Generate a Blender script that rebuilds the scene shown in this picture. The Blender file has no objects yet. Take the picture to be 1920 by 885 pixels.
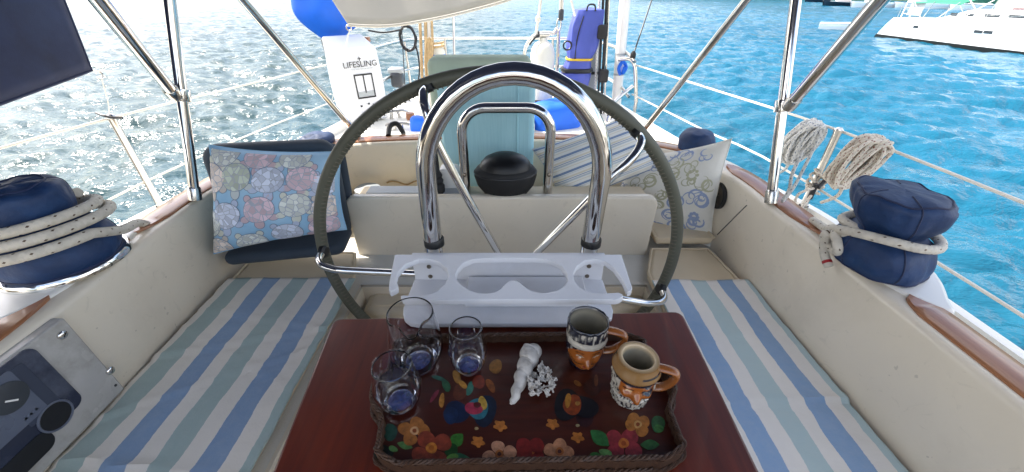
import bpy, bmesh, math, random
import numpy as np
from mathutils import Vector as V, Matrix, noise
random.seed(7)
sc = bpy.context.scene
col = sc.collection
# ------------------------------------------------------------------ camera
F, HC = 720.0, 1.9                      # focal length in photo pixels (1920 wide), camera height over the datum
TH = math.atan(462 / 720); CT, ST = math.cos(TH), math.sin(TH)
cam = bpy.data.cameras.new('camera'); camo = bpy.data.objects.new('camera', cam); col.objects.link(camo)
cam.sensor_width = 36; cam.lens = 36 * F / 1920; cam.clip_start = .02; cam.clip_end = 9000
camo.location = (0, 0, HC); camo.rotation_euler = (math.pi / 2 - TH, 0, 0)
sc.camera = camo
# ------------------------------------------------------------------ light
SUN_EL, SUN_AZ = math.radians(50), math.radians(-66)    # azimuth measured from +Y (aft) towards +X
sd = V((math.sin(SUN_AZ) * math.cos(SUN_EL), math.cos(SUN_AZ) * math.cos(SUN_EL), math.sin(SUN_EL)))
w = bpy.data.worlds.new('World'); sc.world = w; w.use_nodes = True
nt = w.node_tree; bg = nt.nodes['Background']
sky = nt.nodes.new('ShaderNodeTexSky'); sky.sky_type = 'NISHITA'; sky.sun_disc = False
sky.sun_elevation = SUN_EL; sky.sun_rotation = SUN_AZ; sky.dust_density = 3.0; sky.ozone_density = 1.2
# broken cloud over the whole sky
tc = nt.nodes.new('ShaderNodeTexCoord'); mp = nt.nodes.new('ShaderNodeMapping'); mp.inputs['Scale'].default_value = (1, 1, 2.6)
cn = nt.nodes.new('ShaderNodeTexNoise'); cn.inputs['Scale'].default_value = 2.1; cn.inputs['Detail'].default_value = 7; cn.inputs['Roughness'].default_value = .55
cr = nt.nodes.new('ShaderNodeValToRGB'); cr.color_ramp.elements[0].position = .44; cr.color_ramp.elements[1].position = .64
cr.color_ramp.elements[1].color = (.75, .75, .75, 1)
mx = nt.nodes.new('ShaderNodeMix'); mx.data_type = 'RGBA'; mx.inputs['B'].default_value = (10, 9.3, 8.4, 1)
nt.links.new(tc.outputs['Generated'], mp.inputs[0]); nt.links.new(mp.outputs[0], cn.inputs['Vector'])
nt.links.new(cn.outputs['Fac'], cr.inputs[0]); nt.links.new(cr.outputs[0], mx.inputs['Factor'])
nt.links.new(sky.outputs[0], mx.inputs['A']); nt.links.new(mx.outputs['Result'], bg.inputs['Color'])
bg.inputs['Strength'].default_value = .13
sl = bpy.data.lights.new('sun', 'SUN'); sl.energy = 2.5; sl.angle = math.radians(.6); sl.color = (1, .95, .87)
so = bpy.data.objects.new('sun', sl); col.objects.link(so); so.rotation_euler = (-sd).to_track_quat('-Z', 'Y').to_euler()
vs = sc.view_settings; vs.view_transform = 'Standard'; vs.look = 'None'; vs.gamma = 1; vs.use_curve_mapping = False
vs.exposure = 1.8
sc.render.engine = 'CYCLES'; sc.cycles.use_denoising = True; sc.cycles.max_bounces = 10
sc.cycles.transmission_bounces = 10; sc.cycles.glossy_bounces = 6; sc.cycles.sample_clamp_indirect = 8

# ------------------------------------------------------------------ helpers
def at(px, py, X=None, Y=None, Z=None):
    """the place in the boat where a sight line of the photograph meets the plane X, Y or Z"""
    a = (px - 960) / F; b = (442.5 - py) / F
    d = V((a, CT + b * ST, -ST + b * CT))
    t = X / d.x if X is not None else (Y / d.y if Y is not None else (Z - HC) / d.z)
    return V((0, 0, HC)) + d * t

def spline(pts, n=8, closed=False):
    pts = [V(p) for p in pts]; m = len(pts); out = []
    for i in range(m if closed else m - 1):
        if closed: p0, p1, p2, p3 = pts[i - 1], pts[i], pts[(i + 1) % m], pts[(i + 2) % m]
        else: p0, p1, p2, p3 = pts[max(i - 1, 0)], pts[i], pts[i + 1], pts[min(i + 2, m - 1)]
        for k in range(n):
            t = k / n
            out.append(.5 * ((2 * p1) + (p2 - p0) * t + (2 * p0 - 5 * p1 + 4 * p2 - p3) * t * t + (3 * p1 - p0 - 3 * p2 + p3) * t ** 3))
    if not closed: out.append(pts[-1])
    return out

class MB:
    def __init__(s): s.v = []; s.f = []; s.uv = []
    def quad(s, f, uv=None): s.f.append(tuple(f)); s.uv.append(uv)
    def box(s, c, size, M=None):
        c = V(c); h = V(size) / 2; b = len(s.v)
        for x in (-1, 1):
            for y in (-1, 1):
                for z in (-1, 1):
                    p = V((x * h.x, y * h.y, z * h.z)); s.v.append((c + (M @ p if M else p))[:])
        for f in ((0, 1, 3, 2), (4, 6, 7, 5), (0, 4, 5, 1), (2, 3, 7, 6), (0, 2, 6, 4), (1, 5, 7, 3)): s.quad([b + i for i in f])
        return s
    def tube(s, pts, r, n=10, closed=False, cap=True, rf=None, v0=0):
        pts = [V(p) for p in pts]; m = len(pts); b = len(s.v)
        rr = r if isinstance(r, (list, tuple)) else [r] * m
        tans = []
        for i in range(m):
            t = (pts[(i + 1) % m] - pts[i - 1]) if closed else (pts[min(i + 1, m - 1)] - pts[max(i - 1, 0)])
            tans.append(t.normalized() if t.length > 1e-9 else V((0, 0, 1)))
        up = V((0, 0, 1)) if abs(tans[0].z) < .9 else V((1, 0, 0))
        nrm = (up - tans[0] * up.dot(tans[0])).normalized()
        L = 0; Ls = []
        for i in range(m):
            nrm = nrm - tans[i] * nrm.dot(tans[i])
            nrm = nrm.normalized() if nrm.length > 1e-6 else tans[i].orthogonal().normalized()
            bi = tans[i].cross(nrm)
            if i: L += (pts[i] - pts[i - 1]).length
            Ls.append(L)
            for k in range(n):
                a = 2 * math.pi * k / n
                s.v.append((pts[i] + (nrm * math.cos(a) + bi * math.sin(a)) * rr[i])[:])
        for i in range(m if closed else m - 1):
            j = (i + 1) % m; l2 = Ls[j] if j else L + (pts[0] - pts[-1]).length
            for k in range(n):
                k2 = (k + 1) % n
                s.quad((b + i * n + k, b + i * n + k2, b + j * n + k2, b + j * n + k),
                       ((Ls[i], k / n), (Ls[i], (k + 1) / n), (l2, (k + 1) / n), (l2, k / n)))
        if cap and not closed:
            s.quad([b + k for k in range(n)][::-1]); s.quad([b + (m - 1) * n + k for k in range(n)])
        return s
    def lathe(s, prof, c=(0, 0, 0), n=32, M=None, capb=True, capt=False, sx=1, sy=1):
        b = len(s.v); c = V(c); m = len(prof)
        for r, z in prof:
            for k in range(n):
                a = 2 * math.pi * k / n; p = V((r * math.cos(a) * sx, r * math.sin(a) * sy, z)); s.v.append((c + (M @ p if M else p))[:])
        for i in range(m - 1):
            for k in range(n):
                k2 = (k + 1) % n
                s.quad((b + i * n + k, b + i * n + k2, b + (i + 1) * n + k2, b + (i + 1) * n + k),
                       ((k / n, prof[i][1]), ((k + 1) / n, prof[i][1]), ((k + 1) / n, prof[i + 1][1]), (k / n, prof[i + 1][1])))
        if capb: s.quad([b + k for k in range(n)][::-1])
        if capt: s.quad([b + (m - 1) * n + k for k in range(n)])
        return s
    def prism(s, out, d):
        """closed outline of 3-D points pushed along the vector d"""
        b = len(s.v); d = V(d); n = len(out)
        for p in out: s.v.append(V(p)[:])
        for p in out: s.v.append((V(p) + d)[:])
        s.quad([b + i for i in range(n)][::-1]); s.quad([b + n + i for i in range(n)])
        for i in range(n): j = (i + 1) % n; s.quad((b + i, b + j, b + n + j, b + n + i))
        return s
    def poly(s, out):
        b = len(s.v)
        for p in out: s.v.append(V(p)[:])
        s.quad([b + i for i in range(len(out))]); return s
    def grid(s, fn, nu, nv, uvf=None, closeu=False):
        b = len(s.v)
        for i in range(nu + 1):
            for j in range(nv + 1): s.v.append(V(fn(i / nu, j / nv))[:])
        for i in range(nu):
            for j in range(nv):
                q = ((i, j), (i + 1, j), (i + 1, j + 1), (i, j + 1))
                s.quad([b + a * (nv + 1) + c for a, c in q], [(uvf(a / nu, c / nv) if uvf else (a / nu, c / nv)) for a, c in q])
        return s
    def build(s, name, mat, parent=None, smooth=True, angle=40, bevel=0, seg=2, subsurf=0, fix=True):
        me = bpy.data.meshes.new(name); me.from_pydata(s.v, [], s.f); me.update()
        if any(u is not None for u in s.uv):
            l = me.uv_layers.new(name='UVMap'); i = 0
            for f, u in zip(s.f, s.uv):
                for k in range(len(f)):
                    l.data[i].uv = u[k] if u else (0, 0); i += 1
        if fix:
            bm = bmesh.new(); bm.from_mesh(me); bmesh.ops.recalc_face_normals(bm, faces=bm.faces); bm.to_mesh(me); bm.free()
        if smooth:
            me.polygons.foreach_set('use_smooth', [True] * len(me.polygons)); me.set_sharp_from_angle(angle=math.radians(angle))
        if mat: me.materials.append(mat)
        o = bpy.data.objects.new(name, me); col.objects.link(o)
        if parent: o.parent = parent; o.matrix_parent_inverse = parent.matrix_world.inverted() if False else Matrix.Translation(-parent.location)
        if bevel:
            bv = o.modifiers.new('Bevel', 'BEVEL'); bv.width = bevel; bv.segments = seg; bv.limit_method = 'ANGLE'; bv.angle_limit = math.radians(35); bv.harden_normals = False
        if subsurf:
            ss = o.modifiers.new('Subd', 'SUBSURF'); ss.levels = subsurf; ss.render_levels = subsurf
        return o

def tag(o, label, cat, group=None, kind=None):
    if label: o['label'] = label
    if cat: o['category'] = cat
    if group: o['group'] = group
    if kind: o['kind'] = kind
    return o

def thing(name, label, cat, loc=(0, 0, 0), group=None):
    o = bpy.data.objects.new(name, None); col.objects.link(o); o.location = loc; o.empty_display_size = .05
    return tag(o, label, cat, group)

def flat_curve(outlines, z0, z1, bev=.002):
    """a flat board with holes: outlines are lists of XY points, the first one outside"""
    cu = bpy.data.curves.new('tmp', 'CURVE'); cu.dimensions = '2D'; cu.fill_mode = 'BOTH'
    for o in outlines:
        sp = cu.splines.new('POLY'); sp.points.add(len(o) - 1); sp.use_cyclic_u = True
        for p, q in zip(sp.points, o): p.co = (q[0], q[1], 0, 1)
    cu.extrude = (z1 - z0) / 2 - bev; cu.bevel_depth = bev; cu.bevel_resolution = 2; cu.offset = -bev
    t = bpy.data.objects.new('tmp', cu); col.objects.link(t)
    me = bpy.data.meshes.new_from_object(t.evaluated_get(bpy.context.evaluated_depsgraph_get()))
    bpy.data.objects.remove(t); bpy.data.curves.remove(cu)
    me.transform(Matrix.Translation((0, 0, (z0 + z1) / 2)))
    return me

def mesh_obj(name, me, mat, parent=None, angle=35):
    me.name = name; me.materials.clear(); me.materials.append(mat)
    me.polygons.foreach_set('use_smooth', [True] * len(me.polygons)); me.set_sharp_from_angle(angle=math.radians(angle))
    o = bpy.data.objects.new(name, me); col.objects.link(o)
    if parent: o.parent = parent; o.matrix_parent_inverse = Matrix.Translation(-parent.location)
    return o

def text_obj(name, s, M, size, mat, parent, align='CENTER', depth=.0008):
    cu = bpy.data.curves.new('txt', 'FONT'); cu.body = s; cu.size = size; cu.align_x = align; cu.align_y = 'CENTER'; cu.extrude = depth
    t = bpy.data.objects.new('tmp', cu); col.objects.link(t)
    me = bpy.data.meshes.new_from_object(t.evaluated_get(bpy.context.evaluated_depsgraph_get()))
    bpy.data.objects.remove(t); bpy.data.curves.remove(cu); me.transform(M)
    return mesh_obj(name, me, mat, parent)

# ------------------------------------------------------------------ materials
def lin(h):
    c = [int(h[i:i + 2], 16) / 255 for i in (0, 2, 4)]
    return tuple(x / 12.92 if x <= .04045 else ((x + .055) / 1.055) ** 2.4 for x in c)

class NT:
    def __init__(s, name):
        s.m = bpy.data.materials.new(name); s.m.use_nodes = True; s.t = s.m.node_tree; s.p = s.t.nodes['Principled BSDF']
    def n(s, typ, **kw):
        nd = s.t.nodes.new('ShaderNode' + typ)
        for k, v in kw.items(): setattr(nd, k, v)
        return nd
    def set(s, nd, **kw):
        for k, v in kw.items(): nd.inputs[k.replace('_', ' ')].default_value = v
        return nd
    def l(s, a, b): s.t.links.new(a, b)
    def math(s, op, a, b=None, c=None):
        nd = s.n('Math', operation=op)
        for i, x in enumerate((a, b, c)):
            if x is None: continue
            if isinstance(x, (int, float)): nd.inputs[i].default_value = x
            else: s.l(x, nd.inputs[i])
        return nd.outputs[0]
    def mix(s, f, a, b, mode='MIX'):
        nd = s.n('Mix', data_type='RGBA', blend_type=mode)
        for k, x in (('Factor', f), ('A', a), ('B', b)):
            i = nd.inputs[k] if k != 'Factor' else nd.inputs[0]
            if k != 'Factor': i = [q for q in nd.inputs if q.name == k and q.type == 'RGBA'][0]
            if isinstance(x, (int, float)): i.default_value = x
            elif isinstance(x, tuple): i.default_value = (*x[:3], 1)
            else: s.l(x, i)
        return [q for q in nd.outputs if q.type == 'RGBA'][0]
    def noise(s, scale, detail=4, rough=.55, vec=None, dist=0):
        nd = s.n('TexNoise'); s.set(nd, Scale=scale, Detail=detail, Roughness=rough, Distortion=dist)
        if vec is None:
            tcn = s.n('TexCoord'); vec = tcn.outputs['Object']
        s.l(vec, nd.inputs['Vector']); return nd.outputs['Fac']
    def ramp(s, f, stops, mode='LINEAR'):
        nd = s.n('ValToRGB'); cr = nd.color_ramp; cr.interpolation = mode
        while len(cr.elements) > 1: cr.elements.remove(cr.elements[-1])
        cr.elements[0].position = stops[0][0]; cr.elements[0].color = (*stops[0][1][:3], 1)
        for p, c in stops[1:]:
            e = cr.elements.new(p); e.color = (*c[:3], 1)
        s.l(f, nd.inputs[0]); return nd.outputs[0]
    def bump(s, h, strength=.3, dist=.01, prev=None):
        nd = s.n('Bump'); nd.inputs['Strength'].default_value = strength; nd.inputs['Distance'].default_value = dist
        s.l(h, nd.inputs['Height'])
        if prev is not None: s.l(prev, nd.inputs['Normal'])
        s.l(nd.outputs[0], s.p.inputs['Normal']); return nd.outputs[0]
    def col(s, c):
        if isinstance(c, tuple): s.p.inputs['Base Color'].default_value = (*c[:3], 1)
        else: s.l(c, s.p.inputs['Base Color'])

def pm(name, c, rough=.5, metal=0, var=.12, vs_=6, bump=0, bs=60, bd=.004, coat=0, rvar=.1, sheen=0, dirt=None, dirtamt=.3, dscale=3, specks=False):
    t = NT(name); c = lin(c) if isinstance(c, str) else c
    nv = t.noise(vs_, 6)
    a = tuple(x * (1 - var) for x in c); b = tuple(min(x * (1 + var), 1) for x in c)
    cc = t.ramp(nv, [(.3, a), (.7, b)])
    if dirt:
        dn = t.noise(dscale, 8, .65); f = t.ramp(dn, [(.5, (0, 0, 0)), (.72, (dirtamt,) * 3)])
        cc = t.mix(f, cc, lin(dirt))
    if specks:
        sn_ = t.noise(46, 2, .5); cc = t.mix(t.ramp(sn_, [(.735, (0, 0, 0)), (.75, (.25,) * 3)]), cc, lin('5c5038'))
        sc2 = t.noise(18, 3, .6, None, 2.5); cc = t.mix(t.ramp(sc2, [(.62, (0, 0, 0)), (.70, (.12,) * 3)]), cc, lin('8a8474'))
    t.col(cc)
    t.p.inputs['Metallic'].default_value = metal
    if rvar:
        rn = t.noise(vs_ * 2.3, 5); r = t.n('MapRange'); t.set(r, To_Min=max(rough - rvar, .02), To_Max=min(rough + rvar, 1)); t.l(rn, r.inputs[0]); t.l(r.outputs[0], t.p.inputs['Roughness'])
    else: t.p.inputs['Roughness'].default_value = rough
    if coat: t.p.inputs['Coat Weight'].default_value = coat; t.p.inputs['Coat Roughness'].default_value = .12
    if sheen: t.p.inputs['Sheen Weight'].default_value = sheen
    if bump: t.bump(t.noise(bs, 5), bump, bd)
    return t.m

M = {}
M['gel'] = pm('gelcoat', 'e5dbc8', .34, var=.03, bump=.04, bs=5, bd=.01, coat=.25, dirt='a3957a', dirtamt=.22, dscale=3.2, specks=True)
M['gelw'] = pm('white_gelcoat', 'e6e4de', .3, var=.04, coat=.2, dirt='a39c88', dirtamt=.2)
M['deck'] = pm('deck_paint', 'dcdad2', .6, var=.06, bump=.3, bs=240, bd=.002, dirt='8b8777', dirtamt=.25)
M['cream'] = pm('cream_vinyl', 'dfcfb2', .5, var=.06, bump=.12, bs=300, bd=.001, dirt='a08d6c', dirtamt=.25)
M['plastic'] = pm('white_plastic', 'dedfe3', .42, var=.03, bump=.08, bs=60, bd=.001, dirt='a5a298', dirtamt=.15, dscale=13)
M['navy'] = pm('navy_canvas', '1a2648', .75, var=.2, vs_=9, bump=.25, bs=420, bd=.0015, sheen=.1, dirt='3a4f7c', dirtamt=.35)
M['navyb'] = pm('navy_cover', '10305a', .6, var=.22, vs_=14, bump=.55, bs=34, bd=.006, dirt='2a5686', dirtamt=.35, dscale=7)
M['charcoal'] = pm('charcoal_fabric', '37424e', .8, var=.2, bump=.3, bs=350, bd=.002, sheen=.1)
M['blue'] = pm('blue_canvas', '0b62d8', .6, var=.12, bump=.2, bs=300, bd=.002)
M['purple'] = pm('violet_blue_canvas', '4553a6', .65, var=.14, bump=.25, bs=240, bd=.003, dirt='7a76b4', dirtamt=.4, dscale=5)
M['black'] = pm('black_plastic', '15171a', .4, var=.2)
M['rubber'] = pm('black_rubber', '1a1b1d', .65, var=.2)
M['grey'] = pm('grey_plastic', 'a7adb0', .5, var=.06)
M['dgrey'] = pm('dark_grey_plastic', '3b3f45', .45, var=.1)
M['awn'] = pm('awning_canvas', 'c9c6bd', .8, var=.08, vs_=3, bump=.2, bs=260, bd=.002, dirt='8e8b80', dirtamt=.35)
M['red'] = pm('red_tape', 'a02024', .5)
M['white'] = pm('white_paint', 'eceae6', .4, var=.04)
M['screw'] = pm('screw_steel', '8a8072', .35, metal=1)
M['line'] = pm('white_line', 'd8d4ca', .6, var=.1)
M['tan'] = pm('tan_rope', 'b79d74', .8, var=.2, vs_=60, bump=.4, bs=300, bd=.003)
M['ink'] = pm('black_ink', '1c1c20', .6)
M['yellow'] = pm('yellow_strap', 'd8b32c', .6)
M['sub'] = pm('footwell_shade', 'b8b0a0', .5, var=.06)
M['tank'] = pm('tank_white', 'd3d2c8', .4, var=.06, dirt='8d8a80', dirtamt=.3, dscale=8)
M['hullw'] = pm('hull_white', 'eceef0', .25, var=.03, vs_=1, coat=.3)
M['hulld'] = pm('hull_dark', '1f2a38', .3, var=.1, vs_=1)
M['anti'] = pm('antifouling', '101413', .7, vs_=2)
M['wind'] = pm('smoked_window', '2a3136', .15, var=.1)
M['green'] = pm('green_canvas', '2a7a62', .7, vs_=3)
M['maroon'] = pm('maroon_canvas', '5a1f2c', .7, vs_=3)

def chrome(name, c=(.70, .69, .67), r=.07):
    t = NT(name); t.col(c); t.p.inputs['Metallic'].default_value = 1
    n1 = t.noise(14, 5); q = t.n('MapRange'); t.set(q, To_Min=r * .5, To_Max=r * 1.9); t.l(n1, q.inputs[0]); t.l(q.outputs[0], t.p.inputs['Roughness'])
    t.bump(t.noise(35, 2), .02, .003)
    return t.m
M['chrome'] = chrome('polished_steel'); M['steel'] = chrome('brushed_steel', (.66, .64, .60), .2)

def glassm(name, c=(1, 1, 1), r=.0):
    t = NT(name); t.col(c); t.p.inputs['Transmission Weight'].default_value = 1; t.p.inputs['Roughness'].default_value = r; t.p.inputs['IOR'].default_value = 1.45
    return t.m
def thin_glass(name):
    t = NT(name); fr = t.n('LayerWeight'); fr.inputs['Blend'].default_value = .32; tr_ = t.n('BsdfTransparent'); gl = t.n('BsdfGlossy'); mxs = t.n('MixShader')
    tr_.inputs[0].default_value = (.955, .97, .985, 1); gl.inputs['Roughness'].default_value = .03; gl.inputs['Color'].default_value = (.95, .97, 1, 1)
    t.l(t.math('ADD', t.math('MULTIPLY', t.math('POWER', fr.outputs['Facing'], 2.2), .55), .025), mxs.inputs[0]); t.l(tr_.outputs[0], mxs.inputs[1]); t.l(gl.outputs[0], mxs.inputs[2])
    t.l(mxs.outputs[0], t.t.nodes['Material Output'].inputs['Surface']); return t.m
M['glass'] = glassm('clear_glass', (.985, .99, 1)); M['rimg'] = thin_glass('glass_rim'); M['bglass'] = pm('blue_glass', (.17, .23, .62), .15, var=.3, vs_=60, coat=.6); M['bglass'].node_tree.nodes['Principled BSDF'].inputs['Transmission Weight'].default_value = .6; M['acryl'] = glassm('acrylic', (.93, .95, .97), .06)

def wood(name, c1, c2, rough, coat, sc_=1, axis='Y', dirt=None):
    t = NT(name); tcn = t.n('TexCoord'); mp_ = t.n('Mapping')
    mp_.inputs['Scale'].default_value = (1, .06, 1) if axis == 'Y' else (.06, 1, 1)
    t.l(tcn.outputs['Object'], mp_.inputs[0])
    g = t.noise(90 * sc_, 6, .7, mp_.outputs[0], .4); b = t.noise(5, 5)
    cc = t.ramp(g, [(.25, lin(c1)), (.75, lin(c2))])
    cc = t.mix(t.ramp(b, [(.35, (0, 0, 0)), (.75, (.5, .5, .5))]), cc, lin(c1))
    t.col(cc); t.p.inputs['Coat Weight'].default_value = coat; t.p.inputs['Coat Roughness'].default_value = .08
    r = t.n('MapRange'); t.set(r, To_Min=rough - .08, To_Max=rough + .14); t.l(b, r.inputs[0]); t.l(r.outputs[0], t.p.inputs['Roughness'])
    t.bump(g, .08, .002); return t.m
M['teak'] = wood('varnished_teak', '8a5636', 'ad7850', .35, .5, 1.4)
M['mahog'] = wood('mahogany_varnish', '3a0f06', '7a2c11', .34, .25, .35)
M['wicker'] = wood('wicker', '24130b', '5c3d27', .6, .05, 4)
M['traywood'] = wood('tray_lacquer', '300d05', '511c0a', .34, .25, 1, 'X')

def ropem(name, base, fleck, per=.022, fa=.76, fb=.7):
    t = NT(name); u = t.n('UVMap'); sp = t.n('SeparateXYZ'); t.l(u.outputs[0], sp.inputs[0]); x, y = sp.outputs[0], sp.outputs[1]
    a = t.math('FRACT', t.math('ADD', t.math('DIVIDE', x, per), t.math('MULTIPLY', y, 2.0)))
    b = t.math('FRACT', t.math('SUBTRACT', t.math('DIVIDE', x, per * 1.37), t.math('MULTIPLY', y, 3.0)))
    f = t.math('MULTIPLY', t.math('GREATER_THAN', a, fa), t.math('GREATER_THAN', b, fb))
    nb = t.noise(40, 4)
    t.col(t.mix(f, t.ramp(nb, [(.3, tuple(q * .78 for q in lin(base))), (.7, lin(base))]), lin(fleck)))
    t.p.inputs['Roughness'].default_value = .8
    c1 = t.math('SINE', t.math('ADD', t.math('MULTIPLY', x, 6.28 / (per * .35)), t.math('MULTIPLY', y, 6.28 * 3)))
    c2 = t.math('SINE', t.math('SUBTRACT', t.math('MULTIPLY', x, 6.28 / (per * .35)), t.math('MULTIPLY', y, 6.28 * 3)))
    t.bump(t.math('MAXIMUM', c1, c2), .35, .0015); return t.m
M['ropew'] = ropem('white_rope', 'd9d2c4', '5c4a3c', .034, .86, .8)
M['roper'] = ropem('red_fleck_rope', 'dcd3c4', '7e3a30', .02)
M['ropeb'] = ropem('blue_fleck_rope', 'dfded8', '35486f', .02)

def towelm(name, off, per, blue, teal, cream):
    t = NT(name); u = t.n('UVMap'); sp = t.n('SeparateXYZ'); t.l(u.outputs[0], sp.inputs[0]); x, y = sp.outputs[0], sp.outputs[1]
    wob = t.noise(7, 3); fine = t.noise(170, 2)
    xx = t.math('ADD', x, t.math('ADD', t.math('MULTIPLY', t.math('SUBTRACT', wob, .5), .010), t.math('MULTIPLY', t.math('SUBTRACT', fine, .5), .0025)))
    f = t.math('FRACT', t.math('DIVIDE', t.math('SUBTRACT', xx, off), per))
    cc = t.ramp(f, [(0, lin(teal)), (.28, lin(cream)), (.5, lin(blue)), (.78, lin(cream))], 'CONSTANT')
    wx = t.math('SINE', t.math('MULTIPLY', x, 2600)); wy = t.math('SINE', t.math('MULTIPLY', y, 2600))
    slub = t.noise(55, 5, .7)
    cc = t.mix(t.math('MULTIPLY', slub, .3), cc, lin('d9d4cc'))
    t.col(cc); t.p.inputs['Roughness'].default_value = .9; t.p.inputs['Sheen Weight'].default_value = .15
    n1 = t.bump(t.noise(260, 3), .25, .001); t.bump(t.noise(24, 5, .6), .3, .006, n1); return t.m
M['towl'] = towelm('striped_cotton', -.885, .18, '7698bc', '9fb6b1', 'ebe4d7')
M['towr'] = towelm('striped_linen', .57, .168, '7fa6d0', 'b0cace', 'edeae4')
# ------------------------------------------------------------------ water
SEA = -.7
def ocean_tile(n, L, seed, peak, wind, spread=4):
    rng = np.random.default_rng(seed); k = np.fft.fftfreq(n, L / n) * 2 * np.pi
    kx, ky = np.meshgrid(k, k, indexing='ij'); kk = np.hypot(kx, ky); kk[0, 0] = 1
    kp = 2 * np.pi / peak; d = (kx * wind[0] + ky * wind[1]) / kk
    S = np.exp(-1.25 * (kp / kk) ** 2) / kk ** 3.6 * (.05 + np.abs(d) ** spread) * np.exp(-(kk * .035) ** 2); S[0, 0] = 0
    h = np.fft.ifft2(np.sqrt(S) * (rng.normal(size=(n, n)) + 1j * rng.normal(size=(n, n))))
    hk = np.fft.fft2(h.real); z = np.fft.ifft2(hk).real; sd_ = z.std()
    dx = np.fft.ifft2(-1j * kx / kk * hk).real; dy = np.fft.ifft2(-1j * ky / kk * hk).real
    return z / sd_, dx / sd_, dy / sd_
def sample(T, L, X, Y):
    n = T.shape[0]; u = (X / L * n) % n; v = (Y / L * n) % n; i = np.floor(u).astype(int); j = np.floor(v).astype(int); a = u - i; b = v - j
    i %= n; j %= n; i2 = (i + 1) % n; j2 = (j + 1) % n
    return (T[i, j] * (1 - a) + T[i2, j] * a) * (1 - b) + (T[i, j2] * (1 - a) + T[i2, j2] * a) * b
def make_water():
    nr, na = 820, 620
    rr = np.concatenate([[.3, .8], np.geomspace(1.3, 6000, nr - 2)])
    aa = np.radians(np.linspace(-88, 88, na)); R, A = np.meshgrid(rr, aa, indexing='ij')
    X = R * np.sin(A); Y = R * np.cos(A) - .2; Z = np.zeros_like(X); DX = np.zeros_like(X); DY = np.zeros_like(X)
    for L, seed, peak, amp, wind, rot, fade in ((23.7, 1, 3.2, .045, (.25, 1), .2, 300), (9.3, 5, 1.3, .026, (.1, 1), -.25, 90), (3.7, 9, .5, .008, (.3, 1), .35, 26)):
        z, dx, dy = ocean_tile(256, L, seed, peak, wind); c, s = math.cos(rot), math.sin(rot)
        U = X * c - Y * s; W = X * s + Y * c; fa = amp * np.exp(-(R / fade) ** 2)
        Z += sample(z, L, U, W) * fa; gx = sample(dx, L, U, W) * fa * .8; gy = sample(dy, L, U, W) * fa * .8
        DX += gx * c + gy * s; DY += -gx * s + gy * c
    P = np.stack([X + DX, Y + DY, Z + SEA], -1).reshape(-1, 3)
    idx = np.arange(nr * na).reshape(nr, na)
    fq = np.stack([idx[:-1, :-1], idx[:-1, 1:], idx[1:, 1:], idx[1:, :-1]], -1).reshape(-1, 4)[:, ::-1]
    me = bpy.data.meshes.new('water'); me.vertices.add(len(P)); me.vertices.foreach_set('co', P.astype(np.float32).ravel())
    me.loops.add(fq.size); me.loops.foreach_set('vertex_index', fq.astype(np.int32).ravel())
    me.polygons.add(len(fq)); me.polygons.foreach_set('loop_start', (np.arange(len(fq)) * 4).astype(np.int32)); me.update(calc_edges=True)
    me.polygons.foreach_set('use_smooth', [True] * len(fq))
    t = NT('sea_water')
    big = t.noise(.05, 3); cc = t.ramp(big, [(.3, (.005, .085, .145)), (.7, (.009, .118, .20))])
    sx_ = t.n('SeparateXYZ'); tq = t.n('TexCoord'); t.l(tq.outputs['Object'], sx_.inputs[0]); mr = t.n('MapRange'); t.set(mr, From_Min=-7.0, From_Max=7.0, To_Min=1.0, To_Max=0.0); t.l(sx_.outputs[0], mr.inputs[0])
    cc = t.mix(mr.outputs[0], cc, t.ramp(big, [(.3, (.02, .050, .056)), (.7, (.032, .072, .078))])); t.col(cc)      # silvery sky reflection to port, painted into the water colour
    t.p.inputs['Roughness'].default_value = .17; t.p.inputs['IOR'].default_value = 1.24
    tcn = t.n('TexCoord'); mp_ = t.n('Mapping'); mp_.inputs['Scale'].default_value = (1, 1.9, 1); mp_.inputs['Rotation'].default_value = (0, 0, .35); t.l(tcn.outputs['Object'], mp_.inputs[0])
    n1 = t.bump(t.noise(.9, 5, .6, mp_.outputs[0], .3), .5, .35)
    t.bump(t.noise(6, 5, .6, mp_.outputs[0], .3), .09, .05, n1)
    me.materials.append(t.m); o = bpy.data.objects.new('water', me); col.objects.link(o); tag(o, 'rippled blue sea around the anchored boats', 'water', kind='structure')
make_water()

# ------------------------------------------------------------------ hillside beyond the anchorage
def hill_pt(u, v):
    x = 45 + u * 260; y = 150 - u * 105 + v * 150
    edge = min(1, v * 6); h = 34 * (1 - math.exp(-v * 2.2)) * (.35 + .65 * min(1, u * 3)) + 5 * noise.noise(V((x * .03, y * .03, 1))) * edge + 1.4 * noise.noise(V((x * .2, y * .2, 4))) * edge
    return (x, y, SEA - .4 + max(h, 0) + .8 * edge)
hm = NT('scrub'); hn = hm.noise(.25, 8, .7); hm.col(hm.ramp(hn, [(.3, (.015, .035, .012)), (.5, (.045, .07, .022)), (.72, (.13, .11, .06))])); hm.p.inputs['Roughness'].default_value = .9; hm.bump(hm.noise(.6, 6), .8, 1.5)
tag(MB().grid(hill_pt, 110, 60).build('hillside', hm.m), 'scrubby green hillside behind the moored boats', 'hillside', kind='structure')
fm = pm('leaf_green', '3d5226', .8, var=.45, vs_=.6)
sb = MB(); rng = random.Random(3)
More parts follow.
